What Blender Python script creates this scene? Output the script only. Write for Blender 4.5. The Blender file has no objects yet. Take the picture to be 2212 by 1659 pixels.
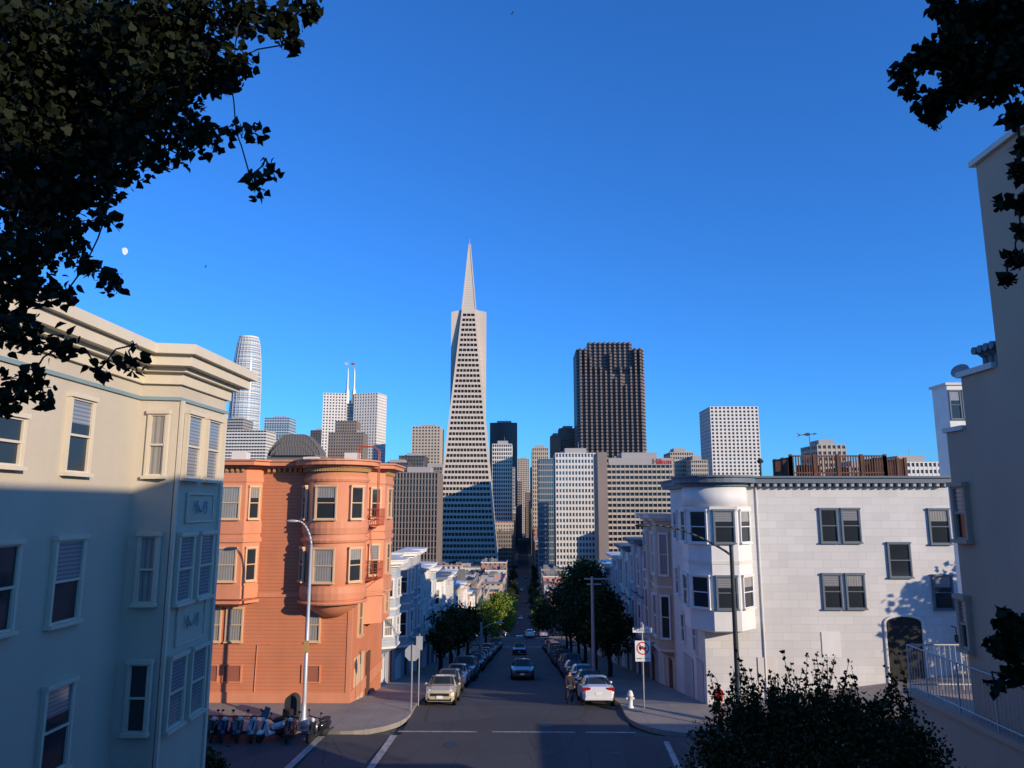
import bpy, math, random
import numpy as np
from math import sin, cos, pi, radians
from mathutils import Vector
R = random.Random(7)
NR = np.random.default_rng(5)
SC = bpy.context.scene
COL = SC.collection

# ------------------------------------------------------------------ helpers placing image pixel coordinates at a chosen depth or wall plane (metres; street axis = +Y)
TH = math.atan(265.5/1580); PS = 0.0152; F = 1580.0; EZ = 10.4
def ray(px, py):
    dx = px-1106; dy = 829.5-py
    yf = F*cos(TH)-dy*sin(TH); z = F*sin(TH)+dy*cos(TH)
    x = dx*cos(PS)-yf*sin(PS); y = dx*sin(PS)+yf*cos(PS)
    return x/y, z/y
def atY(px, py, Y):
    a, b = ray(px, py); return a*Y, EZ+b*Y
def atX(px, py, X):
    a, b = ray(px, py); Y = X/a; return Y, EZ+b*Y
def P(y):
    return float(np.interp(y, [3, 27, 41, 137, 150, 250, 400], [8.6, 0, 0, -14.3, -14.8, -33, -42]))
def G(x, y):
    l = min(4.0, max(0.0, (x-10)*0.12))
    return P(y)+l*float(np.interp(y, [50, 80], [1, 0]))

# ------------------------------------------------------------------ mesh builder
class MB:
    def __init__(s, org=(0, 0, 0)):
        s.v = []; s.f = []; s.m = []; s.c = 0; s.o = org
    def add(s, vs, fs):
        o = len(s.v); ox, oy, oz = s.o
        s.v += [(a-ox, b-oy, c-oz) for a, b, c in vs]
        s.f += [tuple(i+o for i in f) for f in fs]; s.m += [s.c]*len(fs)
    def box(s, x0, x1, y0, y1, z0, z1):
        s.add([(x0,y0,z0),(x1,y0,z0),(x1,y1,z0),(x0,y1,z0),(x0,y0,z1),(x1,y0,z1),(x1,y1,z1),(x0,y1,z1)],
              [(0,3,2,1),(4,5,6,7),(0,1,5,4),(1,2,6,5),(2,3,7,6),(3,0,4,7)])
    def prism(s, poly, z0, z1, top=None):
        n = len(poly); t = top or poly
        s.add([(x,y,z0) for x,y in poly]+[(x,y,z1) for x,y in t],
              [tuple(range(n-1,-1,-1)), tuple(range(n,2*n))]+[(i,(i+1)%n,n+(i+1)%n,n+i) for i in range(n)])
    def tube(s, p0, p1, r0, r1=None, n=8):
        r1 = r0 if r1 is None else r1
        a = Vector(p0); b = Vector(p1); d = (b-a)
        if d.length < 1e-6: return
        d.normalize(); u = d.orthogonal().normalized(); w = d.cross(u)
        vs = []
        for c, r in ((a,r0),(b,r1)):
            for i in range(n):
                t = 2*pi*i/n; q = c+(u*cos(t)+w*sin(t))*r; vs.append(tuple(q))
        s.add(vs, [(i,(i+1)%n,n+(i+1)%n,n+i) for i in range(n)]+[tuple(range(n-1,-1,-1)), tuple(range(n,2*n))])
    def path(s, pts, r0, r1=None, n=6):
        r1 = r0 if r1 is None else r1; k = len(pts)-1
        for i in range(k):
            s.tube(pts[i], pts[i+1], r0+(r1-r0)*i/k, r0+(r1-r0)*(i+1)/k, n)
    def lathe(s, prof, c=(0,0,0), n=24):
        vs = []
        for r, z in prof:
            for i in range(n):
                t = 2*pi*i/n; vs.append((c[0]+r*cos(t), c[1]+r*sin(t), c[2]+z))
        fs = []
        for k in range(len(prof)-1):
            for i in range(n):
                j = (i+1) % n; fs.append((k*n+i, k*n+j, (k+1)*n+j, (k+1)*n+i))
        fs.append(tuple(range(n-1,-1,-1))); fs.append(tuple(range((len(prof)-1)*n, len(prof)*n)))
        s.add(vs, fs)
    def ell(s, c, r, n=10):
        prof = []
        for k in range(n//2+1):
            t = -pi/2+pi*k/(n//2); prof.append((max(cos(t),.02), sin(t)))
        vs = []
        for pr, z in prof:
            for i in range(n):
                t = 2*pi*i/n; vs.append((c[0]+r[0]*pr*cos(t), c[1]+r[1]*pr*sin(t), c[2]+r[2]*z))
        s.add(vs, [(k*n+i, k*n+(i+1)%n, (k+1)*n+(i+1)%n, (k+1)*n+i) for k in range(n//2) for i in range(n)])
    def mesh(s, name, mats, smooth=False):
        me = bpy.data.meshes.new(name); me.from_pydata(s.v, [], s.f)
        for m in (mats if isinstance(mats,(list,tuple)) else [mats]): me.materials.append(m)
        me.polygons.foreach_set("material_index", s.m)
        if smooth: me.polygons.foreach_set("use_smooth", [len(f) <= 4 for f in s.f])
        me.update(); return me
    def out(s, name, parent, mats, smooth=False):
        ob = bpy.data.objects.new(name, s.mesh(name, mats, smooth)); COL.objects.link(ob)
        if parent: ob.parent = parent
        return ob

def thing(name, label, cat, loc=(0,0,0), rz=0, rx=0, group=None, data=None):
    ob = bpy.data.objects.new(name, data); COL.objects.link(ob)
    if data is None: ob.empty_display_size = .5
    ob.location = loc; ob.rotation_euler = (rx, 0, rz)
    ob["label"] = label; ob["category"] = cat
    if group: ob["group"] = group
    return ob
def structure(mb, name, mats, smooth=False):
    ob = mb.out(name, None, mats, smooth); ob["kind"] = "structure"; ob["label"] = name.replace("_"," "); return ob

# ------------------------------------------------------------------ materials
def mk(name, col, rough=.8, var=.15, scale=.5, bump=.1, bscale=25, metal=0, spec=.3, pat=None, p=(), coat=0, island=0):
    m = bpy.data.materials.new(name); m.use_nodes = True; nt = m.node_tree; N = nt.nodes; L = nt.links
    b = N["Principled BSDF"]; b.inputs["Metallic"].default_value = metal
    b.inputs["Specular IOR Level"].default_value = spec; b.inputs["Coat Weight"].default_value = coat
    b.inputs["Coat Roughness"].default_value = .05
    def math_(op, a, c=None):
        n = N.new("ShaderNodeMath"); n.operation = op
        for i, v in enumerate((a, c)):
            if v is None: continue
            if isinstance(v,(int,float)): n.inputs[i].default_value = v
            else: L.new(v, n.inputs[i])
        return n.outputs[0]
    def mix(f, a, c):
        n = N.new("ShaderNodeMix"); n.data_type = 'RGBA'
        for i, v in ((0,f),(6,a),(7,c)):
            if isinstance(v,(int,float)): n.inputs[i].default_value = v
            elif isinstance(v,tuple): n.inputs[i].default_value = (v[0],v[1],v[2],1)
            else: L.new(v, n.inputs[i])
        return n.outputs[2]
    tc = N.new("ShaderNodeTexCoord"); obj = tc.outputs["Object"]
    def noise(sc, vec=obj, det=5):
        n = N.new("ShaderNodeTexNoise"); n.inputs["Scale"].default_value = sc; n.inputs["Detail"].default_value = det
        L.new(vec, n.inputs["Vector"]); return n.outputs[0]
    mp = N.new("ShaderNodeMapping"); mp.inputs["Scale"].default_value = (1,1,.15); L.new(obj, mp.inputs[0])
    n1 = noise(scale); n2 = noise(scale*2.5, mp.outputs[0])
    f = math_('ADD', math_('MULTIPLY', n1, .6), math_('MULTIPLY', n2, .4))
    f = math_('ADD', math_('MULTIPLY', math_('SUBTRACT', f, .5), 2.4), .5)
    cl = N.new("ShaderNodeClamp"); L.new(f, cl.inputs[0]); f = cl.outputs[0]
    lo = tuple(c*(1-var) for c in col); hi = tuple(min(1,c*(1+var)) for c in col)
    c = mix(f, lo, hi)
    sx = N.new("ShaderNodeSeparateXYZ"); L.new(obj, sx.inputs[0]); X, Yv, Z = sx.outputs
    XY = math_('ADD', X, Yv); rg = rough; hgt = None
    def fr(v, per): return math_('FRACT', math_('DIVIDE', math_('ADD', v, 5000.0*per), per))
    if island:
        g = N.new("ShaderNodeNewGeometry"); r = g.outputs["Random Per Island"]
        c = mix(math_('MULTIPLY', math_('POWER', r, 2.0), island), c, (col[0]*2.4,col[1]*2.0,col[2]*1.2))
    if pat == 'floors':
        k = math_('LESS_THAN', fr(Z,p[0]), p[1]); c = mix(k, c, p[2]); rg = math_('SUBTRACT', rough, math_('MULTIPLY', k, rough-.12))
    if pat == 'grid':
        k = math_('MULTIPLY', math_('LESS_THAN', fr(Z,p[0]), p[1]), math_('LESS_THAN', fr(XY,p[2]), p[3]))
        c = mix(k, c, p[4]); rg = math_('SUBTRACT', rough, math_('MULTIPLY', k, rough-.15))
    if pat == 'siding':
        q = fr(Z, p[0]); hgt = q; k = math_('LESS_THAN', q, .12); c = mix(math_('MULTIPLY',k,.55), c, tuple(v*.35 for v in col))
    if pat == 'blocks':
        cb = N.new("ShaderNodeCombineXYZ"); L.new(XY, cb.inputs[0]); L.new(Z, cb.inputs[1])
        br = N.new("ShaderNodeTexBrick"); L.new(cb.outputs[0], br.inputs["Vector"])
        br.inputs["Color1"].default_value = (1,1,1,1); br.inputs["Color2"].default_value = (.9,.9,.9,1); br.inputs["Mortar"].default_value = (p[2],)*3+(1,)
        br.inputs["Scale"].default_value = 1; br.inputs["Mortar Size"].default_value = .012
        br.inputs["Brick Width"].default_value = p[0]; br.inputs["Row Height"].default_value = p[1]
        n = N.new("ShaderNodeMix"); n.data_type='RGBA'; n.blend_type='MULTIPLY'; n.inputs[0].default_value = 1
        L.new(c, n.inputs[6]); L.new(br.outputs[0], n.inputs[7]); c = n.outputs[2]
    if pat == 'flags':
        a_ = math_('LESS_THAN', fr(X,p[0]), .015); b_ = math_('LESS_THAN', fr(Yv,p[0]), .015)
        c = mix(math_('MULTIPLY', math_('MAXIMUM', a_, b_), .6), c, tuple(v*.4 for v in col))
    if pat == 'hstripe':
        k = math_('LESS_THAN', fr(Z,p[0]), p[1]); c = mix(k, c, p[2])
    if pat == 'vstripe':
        k = math_('LESS_THAN', fr(XY,p[0]), p[1]); c = mix(k, c, p[2])
    if pat == 'street':   # patched, stained asphalt
        v = N.new("ShaderNodeTexVoronoi"); v.inputs["Scale"].default_value = .22; L.new(obj, v.inputs["Vector"])
        s2 = N.new("ShaderNodeSeparateColor"); L.new(v.outputs["Color"], s2.inputs[0])
        c = mix(math_('MULTIPLY', s2.outputs[0], .45), c, tuple(k*1.7 for k in col))
        v2 = N.new("ShaderNodeTexVoronoi"); v2.feature = 'DISTANCE_TO_EDGE'; v2.inputs["Scale"].default_value = .35; L.new(obj, v2.inputs["Vector"])
        c = mix(math_('MULTIPLY', math_('LESS_THAN', v2.outputs[0], .008), .6), c, tuple(k*.4 for k in col))
        c = mix(math_('MULTIPLY', noise(30, det=2), .35), c, tuple(k*2 for k in col))
    L.new(c, b.inputs["Base Color"])
    if isinstance(rg,(int,float)): b.inputs["Roughness"].default_value = rg
    else: L.new(rg, b.inputs["Roughness"])
    if bump > 0:
        bn = N.new("ShaderNodeBump"); bn.inputs["Strength"].default_value = bump; bn.inputs["Distance"].default_value = .03
        h = noise(bscale)
        if hgt is not None: h = math_('ADD', math_('MULTIPLY', h, .3), hgt)
        L.new(h, bn.inputs["Height"]); L.new(bn.outputs[0], b.inputs["Normal"])
    return m

M = {}
M['asph'] = mk("asphalt", (.06,.058,.06), .85, .3, .15, .25, 60, pat='street')
M['conc'] = mk("pavement_concrete", (.27,.24,.21), .9, .22, .4, .15, 40, pat='flags', p=(1.5,))
M['ground'] = mk("ground", (.13,.13,.11), .95, .35, .05)
M['paint'] = mk("road_paint", (.34,.34,.32), .8, .5, 2.5)
M['cream'] = mk("cream_stucco", (.5,.44,.345), .85, .1, .35, .25, 14)
M['creamtrim'] = mk("cream_trim", (.6,.53,.41), .6, .08, 1)
M['bluetrim'] = mk("blue_trim", (.2,.28,.3), .6, .1)
M['orange'] = mk("orange_siding", (.56,.2,.1), .7, .12, .6, .5, 10, pat='siding', p=(.19,))
M['orange2'] = mk("orange_trim", (.6,.24,.13), .6, .1, 1)
M['tan'] = mk("tan_trim", (.62,.42,.26), .6, .1, 1)
M['gold'] = mk("ochre_dentil", (.42,.26,.1), .6, .1)
M['red'] = mk("red_metal", (.42,.07,.03), .5, .1)
M['whiteblk'] = mk("white_block_wall", (.62,.6,.57), .8, .08, .4, .15, 20, pat='blocks', p=(.95,.42,.8))
M['white'] = mk("white_paint", (.68,.66,.63), .65, .08, 1)
M['offw'] = mk("offwhite_paint", (.62,.58,.52), .7, .1, .7)
M['slate'] = mk("slate_trim", (.12,.15,.18), .6, .1)
M['lav'] = mk("lavender_wall", (.42,.38,.41), .75, .1, .6)
M['grey'] = mk("grey_wall", (.36,.36,.38), .75, .12, .6)
M['bluegrey'] = mk("bluegrey_siding", (.38,.42,.48), .75, .1, .6, .3, 15, pat='siding', p=(.2,))
M['beige'] = mk("beige_wall", (.5,.4,.3), .8, .1, .6)
M['pink'] = mk("pink_stucco", (.5,.27,.22), .8, .15, .6)
M['tanst'] = mk("tan_stucco", (.43,.31,.23), .9, .12, .4, .3, 12)
M['roof'] = mk("roof_felt", (.2,.19,.18), .9, .3, .3)
M['tile'] = mk("terracotta_roof", (.3,.1,.06), .8, .2, 1)
M['glassd'] = mk("window_glass", (.025,.03,.035), .06, .3, 1, 0, spec=.5)
M['glassc'] = mk("window_curtain", (.3,.29,.27), .12, .2, 2, 0, spec=.5, pat='vstripe', p=(.14,.4,(.2,.19,.18)), coat=.5)
M['glassb'] = mk("window_blind", (.26,.26,.27), .12, .1, 2, 0, spec=.5, pat='hstripe', p=(.09,.4,(.15,.15,.16)), coat=.5)
M['tglass'] = mk("tower_glass", (.03,.04,.05), .12, .4, .05, 0, spec=.6)
M['bglass'] = mk("blue_tower_glass", (.06,.12,.16), .1, .4, .05, 0, spec=.8)
M['pyr'] = mk("quartz_panels", (.56,.485,.41), .8, .08, .05, 0)
M['pyrs'] = mk("spire_cladding", (.58,.52,.45), .5, .05, .05, 0, pat='hstripe', p=(1.6,.25,(.4,.36,.31)))
M['pyrg'] = mk("pyramid_glass", (.02,.02,.022), .3, .3, .1, 0, spec=.2)
M['gran'] = mk("dark_granite", (.2,.16,.145), .6, .12, .03, 0, pat='floors', p=(3.9,.42,(.035,.032,.034)))
M['tw_white'] = mk("tower_white", (.68,.64,.59), .7, .05, .05, 0)
M['tw_beige'] = mk("tower_beige", (.46,.385,.31), .8, .08, .05, 0)
M['tw_grey'] = mk("tower_grey", (.34,.32,.31), .8, .08, .05, 0)
M['tw_dark'] = mk("tower_dark", (.1,.09,.09), .6, .1, .05, 0)
M['tw_brown'] = mk("tower_brown", (.23,.185,.16), .7, .1, .05, 0)
M['tw_red'] = mk("tower_redbrown", (.28,.16,.12), .7, .1, .05, 0)
M['tw_blue'] = mk("tower_bluewhite", (.5,.54,.58), .4, .1, .02, 0, pat='floors', p=(5.2,.6,(.2,.28,.36)))
M['vault'] = mk("vault_roofing", (.1,.095,.095), .8, .1, .05, 0, pat='vstripe', p=(3,.4,(.17,.16,.15)))
M['f1'] = mk("facade_one", (.48,.4,.32), .8, .1, .1, 0, pat='grid', p=(3.4,.5,2.6,.5,(.05,.06,.07)))
M['f2'] = mk("facade_two", (.56,.52,.47), .8, .1, .1, 0, pat='grid', p=(3.3,.45,3.0,.45,(.06,.07,.08)))
M['f3'] = mk("facade_three", (.42,.2,.15), .8, .15, .1, 0, pat='grid', p=(3.5,.5,2.8,.4,(.05,.05,.06)))
M['f4'] = mk("facade_four", (.24,.2,.17), .8, .1, .1, 0, pat='grid', p=(3.6,.55,2.2,.6,(.04,.045,.05)))
M['steel'] = mk("galvanised_steel", (.42,.42,.42), .5, .1, 2, 0, metal=.3)
M['dkmetal'] = mk("dark_metal", (.045,.055,.055), .5, .1, 2, 0, metal=.3)
M['black'] = mk("black_rubber", (.015,.015,.016), .7, .1, 2, 0)
M['alu'] = mk("sign_back", (.5,.51,.52), .4, .08, 2, 0, metal=.3)
M['signw'] = mk("sign_white", (.75,.74,.7), .5, .03, 2, 0)
M['signr'] = mk("sign_red", (.6,.03,.02), .5, .03, 2, 0)
M['signk'] = mk("sign_black", (.02,.02,.02), .5, .03, 2, 0)
M['wood'] = mk("deck_wood", (.12,.055,.035), .8, .4, 2, .2)
M['bark'] = mk("bark", (.03,.024,.018), .9, .3, 6, .4)
M['leafsh'] = mk("leaf_shaded", (.007,.011,.004), .6, .3, 1.2, 0, spec=.12, island=.35)  # near-black green: shade of the backlit overhanging leaves put into the colour
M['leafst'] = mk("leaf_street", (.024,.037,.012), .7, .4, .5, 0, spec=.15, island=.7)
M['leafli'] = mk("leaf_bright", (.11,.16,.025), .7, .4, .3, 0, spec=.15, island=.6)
M['leafbu'] = mk("leaf_bush", (.026,.03,.011), .6, .4, 1.2, 0, spec=.15, island=.8)
M['lamp'] = mk("headlamp_lens", (.7,.7,.68), .1, .02, 2, 0, spec=.8)
M['tail'] = mk("tail_lamp_lens", (.35,.01,.01), .15, .02, 2, 0, spec=.8)
M['seat'] = mk("seat_vinyl", (.02,.02,.022), .5, .1, 5, 0)
M['skin'] = mk("skin", (.4,.22,.15), .6, .05, 5, 0)
M['cloth'] = mk("dark_cloth", (.025,.025,.035), .9, .2, 8, 0)
M['jean'] = mk("dark_jeans", (.03,.035,.045), .9, .2, 8, 0)
M['moon'] = mk("moon_rock", (.8,.82,.82), 1, .25, .03, 0)
def paint(n, c, metal=.1): return mk(n, c, .3, .04, 1, 0, metal=metal, coat=.8)
CP = dict(cream=paint("paint_champagne",(.5,.43,.29)), white=paint("paint_white",(.72,.71,.69)), silver=paint("paint_silver",(.4,.4,.41),.5),
          black=paint("paint_black",(.015,.015,.018)), blue=paint("paint_blue",(.02,.04,.1)), red=paint("paint_red",(.3,.03,.02)),
          grey=paint("paint_grey",(.12,.125,.13),.4), teal=paint("paint_teal",(.03,.06,.07)))

# ------------------------------------------------------------------ windows
WC = {}
def wmesh(w, h, fm, style):
    w = round(w*20)/20; h = round(h*20)/20; k = (w,h,fm,style)
    if k in WC: return WC[k]
    p = MB(); hm = h*.5; sh = h*.66
    p.add([(-w/2,-.02,0),(w/2,-.02,0),(w/2,-.02,hm),(-w/2,-.02,hm)], [(0,1,2,3)])
    p.add([(-w/2,-.045,hm),(w/2,-.045,hm),(w/2,-.045,sh),(-w/2,-.045,sh)], [(0,1,2,3)])
    p.add([(-w/2,-.045,sh),(w/2,-.045,sh),(w/2,-.045,h),(-w/2,-.045,h)], [(0,1,2,3)])
    pm = {'d':'ddd','c':'ccc','b':'bbb','m':'ddc','n':'dbb','s':'ddb'}[style]
    p.m = [0,1,2]
    pane = p.mesh("window", [M['glass'+q] for q in pm])
    q = MB(); t = .075; d = .1
    q.box(-w/2-t,-w/2,-d,.02,0,h); q.box(w/2,w/2+t,-d,.02,0,h)
    q.box(-w/2-t-.02,w/2+t+.02,-d-.05,.02,h,h+.1); q.box(-w/2-t-.03,w/2+t+.03,-d-.07,.02,-.08,0)
    q.box(-w/2,w/2,-.085,-.01,hm-.025,hm+.025)
    q.box(-w/2,-w/2+.035,-.075,-.01,0,hm-.025); q.box(w/2-.035,w/2,-.075,-.01,0,hm-.025)
    q.box(-w/2,-w/2+.03,-.09,-.03,hm+.025,h); q.box(w/2-.03,w/2,-.09,-.03,hm+.025,h)
    q.box(-w/2+.035,w/2-.035,-.075,-.01,0,.045); q.box(-w/2+.03,w/2-.03,-.09,-.03,h-.045,h)
    fr = q.mesh("frame", M[fm])
    WC[k] = (pane, fr); return WC[k]
def window(parent, x, y, z, w, h, rz=0, fm='white', style=None):
    if style is None: style = R.choice('ddmncbdss')
    a, b = wmesh(w, h, fm, style)
    o = bpy.data.objects.new("window", a); COL.objects.link(o); o.parent = parent; o.location = (x,y,z); o.rotation_euler = (0,0,rz)
    f = bpy.data.objects.new("frame", b); COL.objects.link(f); f.parent = o
    return o
def winY(parent, org, px0, px1, py0, py1, Y, fm='white', style=None):
    pm = (py0+py1)/2; x0,_ = atY(px0,pm,Y); x1,_ = atY(px1,pm,Y); _,zt = atY((px0+px1)/2,py0,Y); _,zb = atY((px0+px1)/2,py1,Y)
    return window(parent, (x0+x1)/2-org[0], Y-org[1], zb-org[2], x1-x0-.1, zt-zb-.1, 0, fm, style)
def winX(parent, org, px0, px1, py0, py1, X, fm='white', style=None):
    pm = (py0+py1)/2; y0,_ = atX(px0,pm,X); y1,_ = atX(px1,pm,X)
    _,zt = atX((px0+px1)/2,py0,X); _,zb = atX((px0+px1)/2,py1,X)
    return window(parent, X-org[0], (y0+y1)/2-org[1], zb-org[2], abs(y1-y0)-.1, zt-zb-.1, pi/2 if X < 0 else -pi/2, fm, style)
def text(parent, s, size, loc, rot, mat, name="lettering", ext=.01):
    cu = bpy.data.curves.new("t", 'FONT'); cu.body = s; cu.size = size; cu.align_x = 'CENTER'; cu.align_y = 'CENTER'; cu.extrude = ext
    ob = bpy.data.objects.new("t", cu); COL.objects.link(ob); bpy.context.view_layer.update()
    me = bpy.data.meshes.new_from_object(ob.evaluated_get(bpy.context.evaluated_depsgraph_get()))
    bpy.data.objects.remove(ob); me.materials.clear(); me.materials.append(mat)
    o = bpy.data.objects.new(name, me); COL.objects.link(o); o.parent = parent; o.location = loc; o.rotation_euler = rot
    return o

# ------------------------------------------------------------------ ground, roads
def grid(xs, ys, dz, name, mat, skirt=0):
    mb = MB(); nx = len(xs); vs = [(x,y,G(x,y)+dz) for y in ys for x in xs]
    mb.add(vs, [(j*nx+i, j*nx+i+1, (j+1)*nx+i+1, (j+1)*nx+i) for j in range(len(ys)-1) for i in range(nx-1)])
    if skirt:
        for xx in (xs[0], xs[-1]):
            for j in range(len(ys)-1):
                a, b = ys[j], ys[j+1]
                mb.add([(xx,a,G(xx,a)+dz-skirt),(xx,b,G(xx,b)+dz-skirt),(xx,b,G(xx,b)+dz),(xx,a,G(xx,a)+dz)], [(0,1,2,3)])
        for yy in (ys[0], ys[-1]):
            for i in range(nx-1):
                a, b = xs[i], xs[i+1]
                mb.add([(a,yy,G(a,yy)+dz-skirt),(b,yy,G(b,yy)+dz-skirt),(b,yy,G(b,yy)+dz),(a,yy,G(a,yy)+dz)], [(0,1,2,3)])
    return structure(mb, name, mat)
def rng(a, b, s):
    n = max(1, int(round((b-a)/s))); return [a+(b-a)*i/n for i in range(n+1)]
YB = [-3000,-200,-20,0,3,9,15,21,27,31,36,41,45,50]+rng(60,130,10)+[137,150]+rng(160,250,10)+rng(275,400,25)+[600,1000,2000,8000]
XB = [-8000,-1000,-200]+rng(-80,8,4)+[10]+rng(14,43.333,4)+[60,100,300,1000,8000]
grid(XB, YB, -.16, "ground", M['ground'])
RL, RR = -5.7, 5.1
grid([RL,-2,1.5,RR], [y for y in YB if 36 <= y <= 1000]+[1600], 0, "road", M['asph'])
grid(rng(-60,10,5)+rng(14,43.333,4)[0:], rng(26,36,5), 0, "cross_road", M['asph'])
grid(rng(-60,-5.7,6), [139,148], .0, "cross_road", M['asph']); grid(rng(5.1,50,6), [139,148], .0, "cross_road", M['asph'])
grid([-9.7,RL], [y for y in YB if 41 <= y <= 137], .13, "pavement", M['conc'], .3)
grid([RR,9.8], [y for y in YB if 41 <= y <= 137], .13, "pavement", M['conc'], .3)
grid([-11,RL], [y for y in YB if 150 <= y <= 1000], .13, "pavement", M['conc'], .3)
grid([RR,11], [y for y in YB if 150 <= y <= 1000], .13, "pavement", M['conc'], .3)
mb = MB()
arc = [(-8.7+3*cos(t), 39+3*sin(t)) for t in [radians(-90+15*i) for i in range(7)]]
mb.prism([(-60,40.998),(-60,36)]+arc+[(-5.7,40.998)], -.1, .13)
structure(mb, "pavement", M['conc'])
mb = MB(); arc = [(8.1-3*cos(t), 39-3*sin(t)) for t in [radians(15*i) for i in range(7)]]
mb.prism([(5.1,40.998)]+arc+[(10,36),(10,40.998)], -.1, .13); structure(mb, "pavement", M['conc'])
grid([10]+rng(14,43.333,4), [36,40.998], .13, "pavement", M['conc'], .3)
mb = MB()
def stripe(p, q, w):
    a = Vector((p[0],p[1],0)); b = Vector((q[0],q[1],0))
    d = (b-a).normalized(); n = Vector((-d.y,d.x,0))*w/2
    mb.add([(v.x, v.y, G(v.x,v.y)+.005) for v in (a-n,b-n,b+n,a+n)], [(0,1,2,3)])
stripe((-9.6,26.5),(-9.3,35.7),.32); stripe((-6.3,26.5),(-6.0,35.9),.32)
stripe((-5.9,36.5),(-2.2,36.5),.16); stripe((-1.5,36.5),(2.4,36.5),.13); stripe((2.9,36.5),(5.2,36.5),.16)
stripe((6.2,31),(6.4,35.2),.25); stripe((7.1,27),(7.2,32.2),.25)
for y in (137.2,148.5,134): stripe((-5.4,y),(4.9,y),.35)
structure(mb, "road_markings", M['paint'])
for x,y,r0 in ((1.1,37.6,.36),(-3.2,34.6,.36),(3.9,33.5,.25)):
    mb = MB(); mb.lathe([(r0,0),(r0-.02,.012)], (x,y,.002), 20); structure(mb, "road_manhole_cover", M['dkmetal'])

# ------------------------------------------------------------------ LEFT NEAR BUILDING
def near_left():
    org = (-14,14,3); r = thing("apartment_building", "cream stucco apartment building with a projecting bay and deep cornice", "building", org)
    _, zc = atX(345,742,-9.3); zw = zc-.95
    w = MB(org); w.box(-22,-10,2,21.9,-1,zw); w.out("wall", r, M['cream'])
    b = MB(org); b.prism([(-10,18.75),(-9.05,18.95),(-9.0,21.85),(-10,21.85)], 3.1, zw); b.out("bay", r, M['cream'])
    c = MB(org)
    for k,(e,z0,z1) in enumerate([(.1,zw,zw+.3),(.26,zw+.3,zw+.42),(.5,zw+.42,zw+.7),(.66,zw+.7,zw+.95)]):
        c.box(-22,-10+e,2,21.9+e,z0,z1); c.prism([(-10+e-.01,18.75-e),(-9.05+e*.95,18.95-e),(-9+e,21.85+e+.003),(-10+e-.01,21.85+e+.003)], z0+.002, z1+.003)
    c.out("cornice", r, M['creamtrim'])
    zb = zw-.42
    t = MB(org); t.box(-22,-9.94,2.01,18.65,zb,zb+.09); t.out("belt_trim", r, M['bluetrim'])
    t = MB(org); t.prism([(-9.99,18.68),(-8.99,18.89),(-8.93,21.92),(-9.99,21.92)], zb+.001, zb+.09); t.out("belt_trim", r, M['bluetrim'])
    for (a,b_,c0,c1) in [(405,450,1065,1128),(385,433,1300,1385)]:
        p = MB(org)
        y0,_ = atX(a,c0,-9); _,z1 = atX((a+b_)/2,c0,-9); _,z0 = atX((a+b_)/2,c1,-9)
        y0 = max(y0,19.2); y1 = y0+1.7
        p.box(-9.01,-8.97,y0,y0+.05,z0,z1); p.box(-9.01,-8.97,y1-.05,y1,z0,z1); p.box(-9.01,-8.97,y0+.05,y1-.05,z1-.05,z1); p.box(-9.01,-8.97,y0+.05,y1-.05,z0,z0+.05)
        ym = (y0+y1)/2; zm = (z0+z1)/2
        p.c = 1
        p.path([(-8.96,ym-.3+.6*i/10, zm+.12-.22*sin(pi*i/10)) for i in range(11)], .022, n=6)
        for s in (-1,1): p.path([(-8.96,ym+s*.3,zm+.15),(-8.96,ym+s*.34,zm-.02),(-8.96,ym+s*.29,zm-.16)], .02, n=6); p.ell((-8.95,ym+s*.3,zm+.15),(.025,.05,.05))
        p.out("garland_panel", r, [M['creamtrim'], M['bluetrim']])
    p = MB(org); p.box(-9.02,-8.94,18.95,19.06,3.1,zb); p.out("moulding", r, M['creamtrim'])
    p = MB(org); p.box(-9.02,-8.94,21.7,21.86,3.1,zb); p.out("moulding", r, M['creamtrim'])
    p = MB(org); p.box(-9.96,-8.9,18.7,21.95,2.95,3.099); p.out("moulding", r, M['creamtrim'])
    ch = MB(org); ch.lathe([(.12,0),(.12,.9),(.22,.92),(.22,1.1),(.05,1.3)], (-12.4,16.7,zc), 10); ch.out("vent", r, M['dkmetal'])
    for q in [(-45,45,885,1005),(140,192,852,1022),(-60,28,1168,1370),(108,170,1158,1342),(85,145,1475,1665)]:
        winX(r, org, *q, -10, 'creamtrim', R.choice('sdn'))
    for i,q in enumerate([(315,366,885,1028),(292,346,1150,1303),(270,328,1425,1582)]):
        winY(r, org, q[0]+6, q[1]-4, q[2], q[3], 18.84, 'creamtrim', 'ccd'[i])
    for j,z in enumerate([(893,1035),(1148,1296),(1408,1560)]):
        for yy in (19.75,21.0):
            _,zt = atX(425-20*j,z[0],-9); _,z0 = atX(425-20*j,z[1],-9)
            window(r, -9.01-org[0], yy-org[1], z0-org[2], .82, zt-z0-.1, pi/2, 'creamtrim', 'b')
near_left()

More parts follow.
